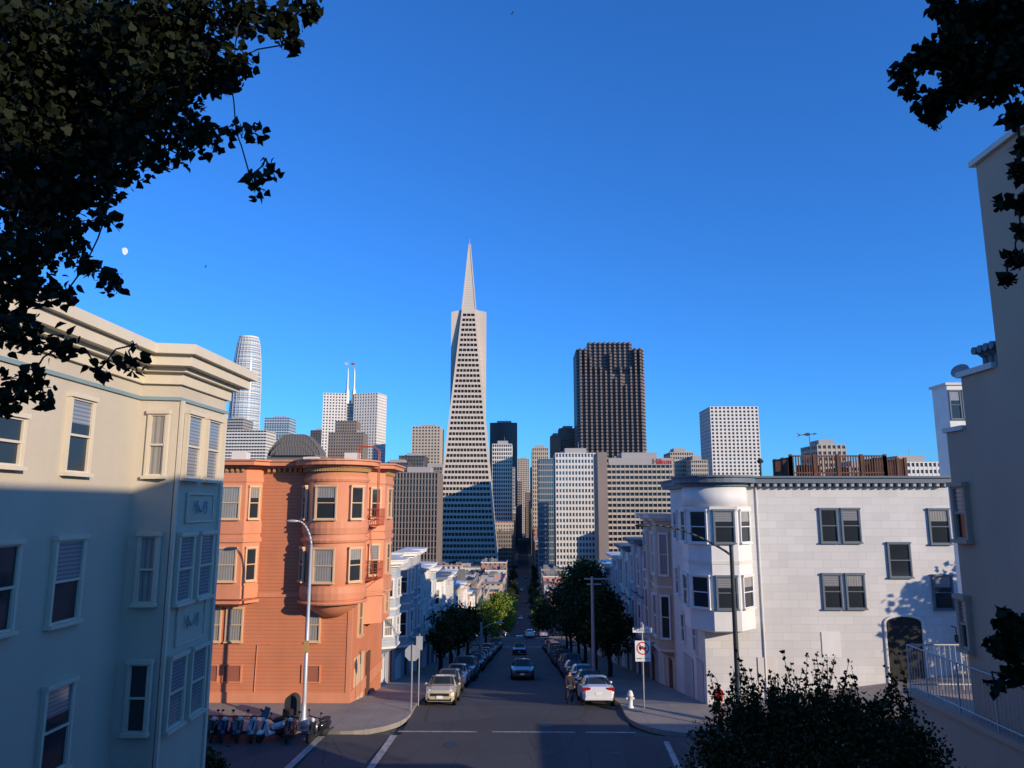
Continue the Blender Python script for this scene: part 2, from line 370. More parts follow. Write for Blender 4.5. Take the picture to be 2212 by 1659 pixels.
# ------------------------------------------------------------------ ORANGE BUILDING
def orange():
    Y0 = 41; org = (-16,45,0); r = thing("apartment_building", "orange wooden corner apartment building with round bay and fire escape", "building", org)
    Z = lambda py, px=600: atY(px,py,Y0)[1]
    X = lambda px, py=1150: atY(px,py,Y0)[0]
    zt = Z(1012); xr = -9.3
    w = MB(org); w.box(-26,xr,Y0,50,-2.5,zt); w.out("wall", r, M['orange'])
    cx, cy, rr = X(722), Y0+.25, 1.7
    b = MB(org); b.lathe([(.5,Z(1332)),(1.1,Z(1318)),(rr,Z(1292)),(rr,zt)], (cx,cy,0), 32); b.out("round_bay", r, M['orange2'], True)
    lx0, lx1 = X(452), X(562)
    b = MB(org); poly = [(lx0,Y0),(lx0+.5,Y0-.9),(lx1-.6,Y0-.9),(lx1,Y0)]
    mid = (lx0+lx1)/2
    b.prism([(mid-.8,Y0),(mid-.5,Y0-.2),(mid+.5,Y0-.2),(mid+.8,Y0)], Z(1310), Z(1288), poly); b.prism(poly, Z(1288), zt); b.out("bay", r, M['orange2'])
    sy0, sy1, sx = 43.6, 47.6, xr+1.0
    b = MB(org); b.prism([(xr,sy0),(sx,sy0+.7),(sx,sy1-.7),(xr,sy1)], Z(1365), zt); b.out("bay", r, M['orange2'])
    def band(z0, z1, e):
        t = MB(org); t.lathe([(rr+e,z0),(rr+e+.05,(z0+z1)/2),(rr+e,z1)], (cx,cy,0), 32); t.out("belt_trim", r, M['orange2'])
        t = MB(org); t.prism([(lx0-e,Y0-.01),(lx0+.5-e*.6,Y0-.9-e),(lx1-.6+e*.6,Y0-.9-e),(lx1+e,Y0-.01)], z0+.001, z1); t.out("belt_trim", r, M['orange2'])
        t = MB(org); t.prism([(xr,sy0-e),(sx+e,sy0+.7-e),(sx+e,sy1-.7+e),(xr,sy1+e)], z0+.002, z1); t.out("belt_trim", r, M['orange2'])
    band(Z(1152),Z(1126),.06); band(Z(1170),Z(1160),.1); band(Z(1290),Z(1262),.06); band(Z(1300),Z(1294),.14); band(Z(1042),Z(1032),.05)
    for bx in ((-26,xr+.05,Y0-.05,50,Z(1290),Z(1280)),(-26,xr+.07,Y0-.07,50,Z(1524),Z(1495)),(xr-.2,xr+.04,Y0-.04,Y0+.2,.5,Z(1300))):
        t = MB(org); t.box(*bx); t.out("belt_trim", r, M['orange2'])
    c = MB(org)
    for e,z0,z1 in [(.25,zt,zt+.12),(.6,zt+.12,zt+.34),(.7,zt+.34,zt+.42)]:
        c.box(-26,xr+e,Y0-e,50+e,z0,z1); c.lathe([(rr+e,z0+.003),(rr+e,z1+.003)], (cx,cy,0), 32)
        c.prism([(lx0-e,Y0-e+.1),(lx0+.5-e,Y0-.9-e),(lx1-.6+e,Y0-.9-e),(lx1+e,Y0-e+.1)], z0+.002, z1+.004)
        c.prism([(xr,sy0-e),(sx+e,sy0+.7-e),(sx+e,sy1-.7+e),(xr,sy1+e)], z0+.001, z1+.002)
    c.c = 1
    x = lx1+.3
    while x < cx-rr-.3: c.box(x,x+.12,Y0-.22,Y0+.01,zt-.22,zt+.05); x += .3
    for i in range(40):
        a = pi+pi*i/39; q = (cx+(rr+.1)*cos(a), cy+(rr+.1)*sin(a)); c.box(q[0]-.06,q[0]+.06,q[1]-.06,q[1]+.06,zt-.22,zt+.05)
    x = lx0+.5
    while x < lx1-.6: c.box(x,x+.12,Y0-1.05,Y0-.9,zt-.22,zt+.05); x += .3
    y = sy0+.7
    while y < sy1-.7: c.box(sx,sx+.15,y,y+.12,zt-.22,zt+.05); y += .3
    c.out("cornice", r, [M['orange2'],M['gold']])
    for pt, pb in ((1050,1120),(1180,1252)):
        h = Z(pt)-Z(pb)-.1
        for al, w_ in ((-62,.75),(-4,1.05),(52,.75)):
            a = radians(al); q = rr+.015
            window(r, cx+q*sin(a)-org[0], cy-q*cos(a)-org[1], Z(pb), w_, h, a, 'tan', R.choice('mcds'))
        window(r, (lx0+.5+lx1-.6)/2-org[0], Y0-.91-org[1], Z(pb), 1.1, h, 0, 'tan', 'c')
        for s, xx in ((1,lx1-.3),(-1,lx0+.25)): window(r, xx-org[0], Y0-.46-org[1], Z(pb), .62, h, s*radians(57), 'tan', R.choice('md'))
        window(r, xr+1.01-org[0], 45.6-org[1], Z(pb), 1.0, h, pi/2, 'tan'); window(r, xr+.51-org[0], 43.93-org[1], Z(pb), .55, h, radians(37), 'tan')
        window(r, xr-org[0]+.01, 42.9-org[1], Z(pb)-.2, .8, h, pi/2, 'tan'); window(r, xr-org[0]+.01, 48.8-org[1], Z(pb), .8, h, pi/2, 'tan')
    for q in [(489,525,1310,1385),(456,478,1310,1385),(666,692,1310,1385)]: winY(r, org, *q, Y0-.005, 'tan', 'c')
    window(r, xr+.01-org[0], 43-org[1], Z(1385), .9, 1.9, pi/2, 'tan'); window(r, xr+1.01-org[0], 45.6-org[1], Z(1345), .9, 1.2, pi/2, 'tan')
    for a,b_ in ((450,470),(484,520),(655,690)):
        v = MB(org); v.box(X(a,1450),X(b_,1450),Y0-.03,Y0,Z(1472),Z(1438))
        x0,x1,z0,z1 = X(a,1450),X(b_,1450),Z(1472),Z(1438); v.c = 1
        v.box(x0-.07,x0,Y0-.08,Y0,z0,z1); v.box(x1,x1+.07,Y0-.08,Y0,z0,z1); v.box(x0-.07,x1+.07,Y0-.08,Y0,z1,z1+.07); v.box(x0-.07,x1+.07,Y0-.08,Y0,z0-.07,z0); v.out("vent", r, [M['tile'],M['orange2']])
    d = MB(org); d.box(xr,xr+.08,45,46,-.6,1.9); d.out("door", r, M['wood'])
    d = MB(org); d.box(xr,xr+.06,42,44.3,-.4,2.2); d.out("garage_door", r, M['tan'])
    f = MB(org)
    for z in (Z(1135),Z(1255)):
        y0,y1 = 41.6,43.5; x0,x1 = xr,xr+1.15
        f.box(x0,x1,y0,y1,z-.04,z)
        for zz in (.45,.9):
            f.tube((x1,y0,z+zz),(x1,y1,z+zz),.02,n=5); f.tube((x0,y0,z+zz),(x1,y0,z+zz),.02,n=5); f.tube((x0,y1,z+zz),(x1,y1,z+zz),.02,n=5)
        for i in range(14): f.tube((x1,y0+(y1-y0)*i/13,z),(x1,y0+(y1-y0)*i/13,z+.9),.012,n=4)
        for i in range(7): f.tube((x0+1.15*i/6,y0,z),(x0+1.15*i/6,y0,z+.9),.012,n=4)
        f.tube((x1,y0,z),(x0,y0,z-.9),.02,n=5)
    for s in (0,.35): f.tube((xr+.8,42.3+s,Z(1255)),(xr+.5,42.3+s,Z(1135)),.02,n=5)
    for i in range(12):
        t_ = i/11; f.tube((xr+.8-.3*t_,42.3,Z(1255)+(Z(1135)-Z(1255))*t_),(xr+.8-.3*t_,42.65,Z(1255)+(Z(1135)-Z(1255))*t_),.014,n=4)
    f.path([(xr+.9,42.5,Z(1135)),(xr+.9,42.5,zt+1.1),(xr+.6,42.5,zt+1.35),(xr-.3,42.5,zt+1.35),(xr-.3,42.5,zt+.4)], .03, n=5)
    f.path([(xr+.9,42.9,Z(1135)),(xr+.9,42.9,zt+1.1),(xr+.6,42.9,zt+1.35),(xr-.3,42.9,zt+1.35),(xr-.3,42.9,zt+.4)], .03, n=5)
    f.out("fire_escape", r, M['red'])
    pp = MB(org); pp.path([(X(600),Y0-.04,Z(1390)),(X(570),Y0-.04,Z(1393)),(X(568),Y0-.04,Z(1520))], .025, n=5); pp.out("pipe", r, M['orange2'])
    for xx,yy,hh in ((-18,45,.8),(-14,46.5,.6),(-11.5,47,.9)):
        v = MB(org); v.box(xx,xx+.9,yy,yy+.7,zt+.42,zt+.42+hh); v.out("roof_vent", r, M['offw'])
orange()

# ------------------------------------------------------------------ WHITE CORNER BUILDING
def white():
    Y0 = 41; org = (16,46,0); r = thing("apartment_building", "white block-faced corner building with polygonal bay and slate cornice", "building", org)
    Z = lambda py, px=1750: atY(px,py,Y0)[1]
    X = lambda px, py=1200: atY(px,py,Y0)[0]
    zt = Z(1052); xl = 9.7; xr = X(2062,1200)
    w = MB(org); w.box(xl,xr,Y0,49,-2.5,zt); w.out("wall", r, M['whiteblk'])
    cx, cy, rr = X(1552), Y0+.35, 1.85
    oc = lambda q, k=8: [(cx+q*cos(2*pi*(i+.5)/k), cy+q*sin(2*pi*(i+.5)/k)) for i in range(k)]
    zb = Z(1355,1560)
    b = MB(org); b.prism(oc(1.5), zb-.12, zb, oc(rr)); b.prism(oc(rr), zb, Z(1098)); b.out("bay", r, M['white'])
    b = MB(org); b.lathe([(rr-.12,Z(1098)),(rr-.12,zt)], (cx,cy,0), 32); b.out("bay_drum", r, M['white'], True)
    t = MB(org); t.prism(oc(rr+.06), Z(1103), Z(1094)); t.out("belt_trim", r, M['offw'])
    t = MB(org); t.prism(oc(rr+.04), Z(1215), Z(1208)); t.out("belt_trim", r, M['offw'])
    c = MB(org)
    for e,z0,z1 in [(.12,zt,zt+.2),(.5,zt+.2,zt+.48),(.62,zt+.48,zt+.58)]:
        c.box(xl-e,xr,Y0-e,49+e,z0,z1); c.lathe([(rr-.12+e,z0+.003),(rr-.12+e,z1+.003)], (cx,cy,0), 32)
    c.c = 1; x = X(1625)
    while x < xr-.2: c.box(x,x+.16,Y0-.42,Y0-.11,zt+.02,zt+.25); x += .42
    y = Y0+.3
    while y < 49: c.box(xl-.42,xl-.11,y,y+.16,zt+.02,zt+.25); y += .42
    c.out("cornice", r, [M['slate'],M['grey']])
    for q in [(1771,1809,1097,1171),(1818,1857,1097,1171),(2007,2050,1098,1174),(1918,1967,1170,1246),(1777,1818,1237,1314),(1827,1868,1237,1314),(2015,2057,1240,1315)]:
        winY(r, org, *q, Y0-.005, 'slate', R.choice('dmdss'))
    ap = rr*cos(pi/8)+.01
    for pt,pb in ((1098,1172),(1236,1310)):
        for al,st in ((-45,'d'),(0,'s'),(45,'m'),(-90,'d')):
            a = radians(al); window(r, cx+ap*sin(a)-org[0], cy-ap*cos(a)-org[1], Z(pb)+.05, .95 if al else 1.0, Z(pt)-Z(pb)-.2, a, 'slate' if al == 0 else 'white', st)
        for yy in (43.6,45.3,47.4): window(r, xl-.01-org[0], yy-org[1], Z(pb)-.05, .8, Z(pt)-Z(pb)-.2, -pi/2, 'white')
    for yy in (43.2,46.2): window(r, xl-.01-org[0], yy-org[1], 2.4, .8, 1.6, -pi/2, 'white')
    xa,xb = X(1916,1380),X(1992,1380); zg = G(xa,41); za = Z(1332)
    d = MB(org); xm=(xa+xb)/2; hw=(xb-xa)/2
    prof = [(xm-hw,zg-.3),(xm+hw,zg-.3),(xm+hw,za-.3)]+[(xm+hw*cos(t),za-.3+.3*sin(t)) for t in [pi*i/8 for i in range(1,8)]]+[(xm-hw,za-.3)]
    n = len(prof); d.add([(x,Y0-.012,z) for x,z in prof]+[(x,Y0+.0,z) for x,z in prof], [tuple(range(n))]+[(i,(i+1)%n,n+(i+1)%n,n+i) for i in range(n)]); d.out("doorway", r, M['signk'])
    d = MB(org)
    pts = [(xm+ (hw+.08)*cos(t), Y0-.04, za-.3+.38*sin(t)) for t in [pi*i/10 for i in range(11)]]
    d.path([(xm+hw+.08,Y0-.04,zg)]+pts+[(xm-hw-.08,Y0-.04,zg)], .07, n=6); d.out("door_surround", r, M['white'])
    d = MB(org); d.box(X(1637,1440),X(1676,1440),Y0-.05,Y0,Z(1470),Z(1420)); d.out("utility_hatch", r, M['offw'])
    d = MB(org); x0,x1 = X(1775,1390),X(1815,1390); d.box(x0,x1,Y0-.04,Y0,Z(1420),Z(1365)); d.out("utility_hatch", r, M['white'])
    d = MB(org); d.path([(X(1640),Y0-.05,zt),(X(1640),Y0-.05,.3)],.045,n=6); d.out("drain_pipe", r, M['white'])
    d = MB(org); d.box(xl-.06,xl,41.6,43,-.5,2.1); d.out("door", r, M['lav'])
    d = MB(org); d.box(xl-.06,xl,44,46.4,-.8,1.8); d.out("garage_door", r, M['grey'])
    lp = MB(org); lp.path([(X(2055,1350),Y0-.02,Z(1352)),(X(2055,1350),Y0-.4,Z(1352)),(X(2055,1350),Y0-.4,Z(1365))], .03); lp.lathe([(.05,0),(.12,.1),(.12,.35),(.03,.45)], (X(2055,1350),Y0-.4,Z(1385)), 8); lp.out("wall_lantern", r, M['dkmetal'])
    v = MB(org); xx = X(1680,1000); v.tube((xx,44,zt+.3),(xx,44,zt+1.6),.06); v.lathe([(.16,0),(.2,.12),(.05,.28)], (xx,44,zt+1.5), 10); v.out("vent", r, M['dkmetal'])
    k = MB(org); x0,x1 = atY(1708,1000,43)[0], atY(1912,1000,43)[0]; z0 = zt+.5; z1 = atY(1800,985,43)[1]
    k.box(x0,x1,43,46,z0,z0+.15)
    def rail(xa,ya,xb,yb,z0,z1):
        L_ = math.hypot(xb-xa,yb-ya); n = int(L_/.15)
        for i in range(n+1):
            t_ = i/n; x=xa+(xb-xa)*t_; y=ya+(yb-ya)*t_; s=.08 if i%9==0 else .03
            k.box(x-s,x+s,y-s,y+s,z0,z1+(.1 if i%9==0 else 0))
        for zz in (z1,z0+.22): k.tube((xa,ya,zz),(xb,yb,zz),.06,n=4)
    rail(x0,43,x1,43,z0+.15,z1); rail(x0,43,x0,46,z0+.15,z1-.1); rail(x1,43,x1,46,z0+.15,z1-.1)
    x2 = atY(1955,1000,44.5)[0]; z2 = atY(1930,992,44.5)[1]; rail(x1+.1,44.5,x2,44.5,z0,z2); rail(x2,44.5,x2,46.5,z0,z2)
    for (a,b_,h_) in ((1,2.1,.75),(3.2,3.9,.6)):
        k.box(x0+a,x0+b_,44.2,44.9,z0+.15,z0+.15+h_)
    k.out("roof_deck", r, M['wood'])
    v = MB(org); vx,vz = atY(1748,938,43.5); v.tube((vx,43.5,zt+.4),(vx,43.5,vz+.1),.02,n=5)
    v.tube((vx-.6,43.5,vz-.05),(vx+.35,43.5,vz+.02),.02,n=5)
    v.add([(vx-.75,43.5,vz-.2),(vx-.5,43.5,vz-.05),(vx-.75,43.5,vz+.12),(vx-.62,43.5,vz-.04)],[(0,1,2,3)])
    v.add([(vx+.25,43.5,vz-.04),(vx+.5,43.5,vz+.03),(vx+.27,43.5,vz+.09)],[(0,1,2)]); v.add([(vx-.4,43.5,vz-.03),(vx-.1,43.5,vz-.12),(vx+.1,43.5,vz),(vx-.12,43.5,vz+.1)],[(0,1,2,3)])
    v.out("weather_vane", r, M['dkmetal'])
white()

# ------------------------------------------------------------------ RIGHT NEAR BUILDINGS
def near_right():
    org = (12,12,4); X0 = 9.7
    ya, za = atX(2108,358,X0); yb, zb = atX(2076,816,X0); yc, zc = atX(2044,935,X0)
    r = thing("apartment_building", "tall tan stucco building with stepped lower wings and chimneys", "building", org)
    w = MB(org); w.box(X0,14,-16,ya,1,za); w.out("wall", r, M['tanst'])
    w = MB(org); w.box(X0+.003,13.5,ya,yb,1,zb); w.out("wall", r, M['tanst'])
    w = MB(org); w.box(X0+.006,13,yb,yc,1,zc); w.out("wall", r, M['tanst'])
    for bx in ((X0-.1,14.1,-16,ya+.1,za,za+.12),(X0-.08,13.6,ya+.1,yb+.08,zb,zb+.12),(X0-.06,13.1,yb+.08,yc+.06,zc,zc+.1)):
        c = MB(org); c.box(*bx); c.out("coping", r, M['offw'])
    for k in range(4):
        ch = MB(org); yy = ya+.2+.2*k; ch.path([(X0+.3,yy,zb),(X0+.3,yy,zb+.38),(X0+.15,yy,zb+.5),(X0+.02,yy,zb+.5)], .085, n=10); ch.out("flue", r, M['slate'])
    for (a,b,c0,c1) in [(2066,2094,1042,1165),(2078,2098,1285,1400)]:
        winX(r, org, b, a, c0, c1, X0, 'tanst', 'n')
    org2 = (30,22,0); r2 = thing("apartment_building", "low beige apartment block on the corner terrace", "building", org2)
    w = MB(org2); w.box(15.6,60,17.5,26,-1,4.9); w.out("wall", r2, M['beige'])
    c = MB(org2); c.box(15.4,60,17.3,26.2,4.9,5.2); c.out("cornice", r2, M['offw'])
    for x in range(18,58,4): window(r2, x-30, 26.0-22, 3.0, 1.1, 1.4, pi, 'offw')
near_right()
yC = atX(2044,935,9.7)[0]+.01
def retaining():
    o_ = (9.6,16,0); r = thing("retaining_wall", "grey stucco retaining wall with concrete coping below railing", "wall", o_)
    w = MB(o_); w.box(9.45,9.698,10,19.2,-1,5.85); w.box(9.698,14,yC,19.2,-1,5.85); w.out("wall", r, M['tanst'])
    w = MB(o_); w.box(9.38,9.698,10,19.27,5.85,5.98); w.out("coping", r, M['tanst'])
    r = thing("railing", "thin white metal railing on top of retaining wall", "railing", (9.5,16,5.98))
    f = MB((9.5,16,5.98))
    def run(a, b):
        L_ = (Vector(b)-Vector(a)).length; n = int(L_/.13)
        for i in range(n+1):
            p = Vector(a).lerp(Vector(b), i/n); s = .022 if i % 10 == 0 else .008
            f.tube(tuple(p), (p.x,p.y,p.z+1.05), s, n=4)
        for z in (1.05,.12): f.tube((a[0],a[1],a[2]+z),(b[0],b[1],b[2]+z),.02,n=5)
    run((9.5,10.5,5.98),(9.5,19.1,5.98)); run((9.5,19.1,5.98),(12.5,19.1,5.98))
    f.out("baluster_rail", r, M['steel'])
retaining()

# ------------------------------------------------------------------ ROW HOUSES
def rowhouse(side, Y0, W, H, wm, tm, label, bays=1, fm='white', floors=3):
    zb = P(Y0+W/2)
    loc = (-9.6,Y0,zb) if side < 0 else (9.75,Y0+W,zb)
    r = thing("row_house", label, "house", loc, rz=pi/2 if side < 0 else -pi/2, group="row houses stepping down the hill")
    w = MB(); w.box(.02,W-.02,0,11,-3,H); w.out("wall", r, M[wm])
    n = bays; fh = (H-3.2)/(floors-1)
    cs = [W*(i+.5)/n for i in range(n)] if n > 1 else [W*.32]
    dn = -.9; bw = 1.35
    for c in cs:
        b = MB(); poly = [(c-bw,0),(c-bw+.5,dn),(c+bw-.5,dn),(c+bw,0)]
        b.prism([(c-.7,0),(c-.5,-.3),(c+.5,-.3),(c+.7,0)], 2.5, 2.85, poly); b.prism(poly, 2.85, H-.02); b.out("bay", r, M[wm])
        for fl in range(floors-1):
            z = 2.95+fl*fh
            t = MB(); t.prism([(c-bw-.06,0),(c-bw+.46,dn-.07),(c+bw-.46,dn-.07),(c+bw+.06,0)], z-.08, z+.06); t.out("belt_trim", r, M[tm])
            window(r, c, dn-.005, z+.75, 1.1, fh-1.35, 0, fm)
            for s in (-1,1): window(r, c+s*(bw-.25), dn/2-.005, z+.75, .55, fh-1.35, s*radians(61), fm)
    if n == 1:
        for fl in range(floors-1): window(r, W*.75, -.005, 2.95+fl*fh+.7, .95, fh-1.3, 0, fm)
    c = MB()
    for e,z0,z1 in ((.2,H,H+.18),(.5,H+.18,H+.4),(.58,H+.4,H+.48)):
        c.box(-.02,W-.0,-e,.4,z0,z1)
        for q in cs: c.prism([(q-bw-e*.6,-e+.05),(q-bw+.5-e*.5,dn-e),(q+bw-.5+e*.5,dn-e),(q+bw+e*.6,-e+.05)], z0+.002, z1+.003)
    x = .1
    while x < W-.2: c.box(x,x+.12,-.45,-.2,H+.02,H+.178); x += .4
    c.out("cornice", r, M[tm])
    q = MB(); q.box(.3,W-.3,.6,10.8,H,H+.05); q.out("roof", r, M['roof'])
    d = MB(); d.box(W*.08,W*.08+2.3,-.05,0,-.6,2.1); d.out("garage_door", r, M[tm])
    d = MB(); d.box(W*.66,W*.66+1.0,-.05,0,-.6,2.2); d.out("door", r, M['wood'])
    for k in range(R.randint(0,2)):
        v = MB(); a = R.uniform(.1,.7)*W; b_ = R.uniform(2,8); v.box(a,a+.6,b_,b_+.7,H+.05,H+R.uniform(.7,1.4)); v.out("chimney", r, M['tile'] if k else M['offw'])
    return r
rowhouse(-1,50.3,6.2,8.2,'bluegrey','white',"grey blue row house with tiled roof and bay window",1)
LH = [(56.6,7.6,9.4,'grey','white',"grey row house with double bays and white cornice",2),(64.3,7.2,8.8,'offw','white',"off-white row house with bay windows",2),
      (71.6,7,9.2,'bluegrey','white',"blue grey row house with bay window",1),(78.7,7.5,8.8,'white','slate',"white row house with dark cornice",2),
      (86.3,7.3,9.5,'lav','white',"lavender row house with bay windows",2),(93.7,8,8.6,'white','offw',"plain white row house with bay window",1),
      (101.8,8,9,'beige','white',"beige row house with bay windows",2),(109.9,8,9.3,'white','tan',"white row house with tan cornice",2),(118,9,8.8,'pink','white',"pink stucco row house with bay window",1),(127.1,9,9,'offw','slate',"off-white row house with dark cornice",2)]
for a in LH: rowhouse(-1,*a)
rt = thing("roof_shed", "small terracotta tiled roof shed on a row house", "roof", (-12,53,P(53)+8.25))
s_ = MB(); s_.prism([(-2,-2.5),(2,-2.5),(2,2.5),(-2,2.5)],.01,1.4,[(-2,-.1),(-1.9,-.1),(-1.9,.1),(-2,.1)]); s_.out("tiled_roof", rt, M['tile'])
RH = [(49.2,6.8,11.2,'beige','offw',"cream Victorian row house with stacked bays",2),(56.1,6.5,10.2,'lav','slate',"lavender Victorian row house with dark cornice",2),(62.7,6.8,10.4,'offw','slate',"off-white row house with dark trim and bays",2),
      (69.6,7,10.2,'bluegrey','white',"blue grey row house with white trim",2),(76.7,7.5,10,'grey','white',"grey row house with bay windows",2),(84.3,8,9.6,'white','slate',"white row house with dark cornice",1),
      (92.4,8,9.5,'beige','white',"beige row house with bay windows",2),(100.5,8,9.5,'lav','white',"lavender row house with bays",2),(108.6,9,9.2,'offw','white',"off-white row house with bay",1),(117.7,9,9.2,'pink','white',"pink row house with bay windows",2),(126.8,9,9.2,'white','slate',"white row house near the lower crossing",2)]
for a in RH: rowhouse(1,*a)

# ------------------------------------------------------------------ TOWERS
def tower(label, px0, px1, pyt, Y, depth, nx, fl, wm, gm='tglass', pier=.35, span=.45, relief=.5, rot=0, pent=True, name="office_tower", cat="skyscraper", base=-42.2):
    x0,_ = atY(px0,pyt+60,Y); x1,_ = atY(px1,pyt+60,Y); _,zt = atY((px0+px1)/2,pyt,Y)
    W = x1-x0; D = depth; H = zt-base; nz = max(2,int(H/fl)); ny = max(2,round(D/(W/nx)))
    r = thing(name, label, cat, ((x0+x1)/2, Y+D/2, base), rz=rot)
    g = MB(); g.box(-W/2+relief,W/2-relief,-D/2+relief,D/2-relief,0,H-.5); g.out("glazing", r, M[gm])
    f = MB(); ph = H/nz
    for k in range(nz+1):
        za = k*ph; zb2 = min(H, za+span*ph) if k < nz else H+.6
        f.box(-W/2+.1,W/2-.1,-D/2+.1,D/2-.1,za,max(zb2,za+.05))
    bx = W/nx; by = D/ny
    for i in range(nx+1):
        x = -W/2+i*bx; pw = bx*pier/2; a=max(-W/2,x-pw); b=min(W/2,x+pw)
        f.box(a,b,-D/2,-D/2+relief+.2,0,H+.62)
    for j in range(ny+1):
        y = -D/2+j*by; pw = by*pier/2; a=max(-D/2+relief+.21,y-pw); b=min(D/2,y+pw)
        if b <= a: continue
        f.box(-W/2,-W/2+relief+.2,a,b,0,H+.62); f.box(W/2-relief-.2,W/2,a,b,0,H+.62)
    f.out("facade", r, M[wm])
    if pent:
        q = MB(); q.box(-W*.25,W*.28,-D*.2,D*.3,H+.6,H+4.5); q.box(-W*.35,-W*.25,-D*.1,D*.1,H+.6,H+2.5); q.tube((W*.1,0,H+4.5),(W*.1,0,H+9),.15,n=4); q.out("roof_plant", r, M['tw_grey'])
    return r
def round_tower():
    Y = 1500; x0,_ = atY(487,850,Y); x1,_ = atY(551,850,Y); cx=(x0+x1)/2; zt = atY(518,722,Y)[1]; b = -42; H = zt-b; rr=(x1-x0)/2
    r = thing("round_skyscraper", "tapering rounded glass skyscraper with pale horizontal fins", "skyscraper", (cx,Y+30,b))
    prof = [(rr*1.02,0),(rr*1.0,H*.6),(rr*.97,H*.75),(rr*.88,H*.88),(rr*.76,H*.96),(rr*.66,H-3)]
    g = MB(); g.lathe([(a-.8,z) for a,z in prof], n=32); g.out("glazing", r, M['tw_blue'], True)
    f = MB()
    for z in np.arange(0,H-3,9.):
        q = float(np.interp(z,[p[1] for p in prof],[p[0] for p in prof])); f.lathe([(q,z),(q,z+1.6)], n=32)
    for i in range(24):
        t = 2*pi*i/24
        for k in range(len(prof)-1):
            f.tube((prof[k][0]*cos(t),prof[k][0]*sin(t),prof[k][1]),(prof[k+1][0]*cos(t),prof[k+1][0]*sin(t),prof[k+1][1]),.45,n=4)
    q = rr*.66; f.lathe([(q,H-3),(q,H)], n=32); f.out("fin", r, M['tw_white'])
round_tower()
tower("low stepped office block with white horizontal bands",485,572,930,1000,40,14,4.2,'tw_white',pier=.05,span=.45,pent=False)
tower("low stepped office block with dark bands",478,522,905,1050,40,8,4.2,'tw_grey',pier=.05,span=.5)
tower("pale grey slab office tower",568,622,903,1250,40,10,4,'tw_blue','bglass',pier=.3,span=.4)
tower("dark slab office tower",668,700,930,1150,40,6,4,'tw_dark',pier=.5,span=.4)
def arched():
    Y=800; x0,_=atY(578,960,Y); x1,_=atY(692,960,Y); z0=atY(630,984,Y)[1]; z1=atY(630,938,Y)[1]; cx=(x0+x1)/2; hw=(x1-x0)/2
    r = thing("office_building", "dark office block with stepped mansard roof", "building", (cx,Y,-42))
    m = MB(); m.box(-hw,hw,0,40,0,z0+42); m.out("wall", r, M['f4'])
    H=z1-z0; b=z0+42
    for k,(s,yy,hh) in enumerate(((1,2,1),(.84,-2,.7),(.66,-4,.42))):
        pr=[(-1,0),(-.95,.25),(-.72,.62),(-.42,.98),(-.3,1),(.3,1),(.42,.98),(.72,.62),(.95,.25),(1,0)]
        prof=[(hw*s*x, b+H*hh*z) for x,z in pr]; n=len(prof)
        m = MB(); m.add([(x,yy,z) for x,z in prof]+[(x,yy+25,z) for x,z in prof],[tuple(range(n))]+[(i,i+1,n+1+i,n+i) for i in range(n-1)])
        m.c = 1
        for i in range(n-1): m.tube((prof[i][0],yy-.3,prof[i][1]),(prof[i+1][0],yy-.3,prof[i+1][1]),.3,n=4)
        m.out("mansard_roof", r, [M['vault'],M['tw_brown']])
arched()
tower("white twin tower with angled corner bays",692,742,850,1000,30,8,4,'tw_white',pier=.5,span=.5,rot=radians(12),pent=False)
tower("white twin tower with angled corner bays",766,822,850,1000,30,9,4,'tw_white',pier=.5,span=.5,rot=radians(-14),pent=False)
tower("glass link between twin white towers",735,772,866,1012,20,4,4,'tw_blue','bglass',pier=.1,span=.3,pent=False)
for px in (752,766):
    x,zt = atY(px,795,1010); _,zb = atY(px,872,1010); h=zt-zb
    r = thing("flagpole_spire", "slender pale spire carrying a flag on tower top", "spire", (x,1010,zb), group="tower spires")
    m = MB(); m.lathe([(3.2,0),(3.0,16),(1.6,22),(1.2,h-8),(.3,h)], n=4); m.out("mast", r, M['tw_white'])
    m = MB(); m.tube((0,0,h),(0,0,h+9),.3,n=4); m.out("pole", r, M['steel'])
    m = MB(); m.add([(0,0,h+4),(-5,.5,h+4.6),(-5,0,h+8),(0,0,h+7.5)],[(0,1,2,3)]); m.out("flag", r, M['tile'] if px==766 else M['offw'])
tower("dark stepped stone tower with small windows",707,783,935,900,30,14,3.8,'tw_brown',pier=.45,span=.5)
tower("dark upper storeys of a stepped stone tower",722,768,910,905,25,9,3.8,'tw_brown',pier=.45,span=.5,pent=False)
tower("beige office tower with regular small windows",889,950,922,950,45,9,4,'tw_beige',pier=.45,span=.5)
tower("low dark office block",820,880,1000,800,40,10,4,'tw_dark'); tower("low grey office block with plant on roof",860,915,985,860,40,9,4,'tw_dark')
tower("low brown office block",905,960,1010,700,40,9,4,'tw_brown')
tower("brown office block with tall vertical fins",849,945,1022,470,32,14,3.8,'tw_brown','tglass',pier=.35,span=.12,relief=1.0)
tower("dark office tower with closely spaced vertical ribs",1058,1117,914,1000,40,15,4,'tw_dark',pier=.45,span=.1)
tower("white gridded office tower beside the street",1063,1106,960,720,35,9,3.8,'tw_white',pier=.3,span=.35)
tower("grey office tower beside the street canyon",1072,1112,1010,860,40,9,3.8,'tw_grey',pier=.4,span=.5)
tower("beige stepped tower closing the street",1118,1143,992,1500,40,7,4,'tw_beige',pier=.4,span=.4)
tower("grey tower deep in the street canyon",1106,1128,1040,1250,40,6,4,'tw_brown')
tower("dark tower deep in the street canyon",1122,1150,1080,1640,40,6,4,'tw_dark')
tower("dark tower deep in the street canyon",1134,1152,1065,1300,40,6,4,'tw_brown')
tower("brown masonry tower beside the street",1150,1185,968,690,60,8,3.9,'tw_beige','tglass',pier=.5,span=.4)
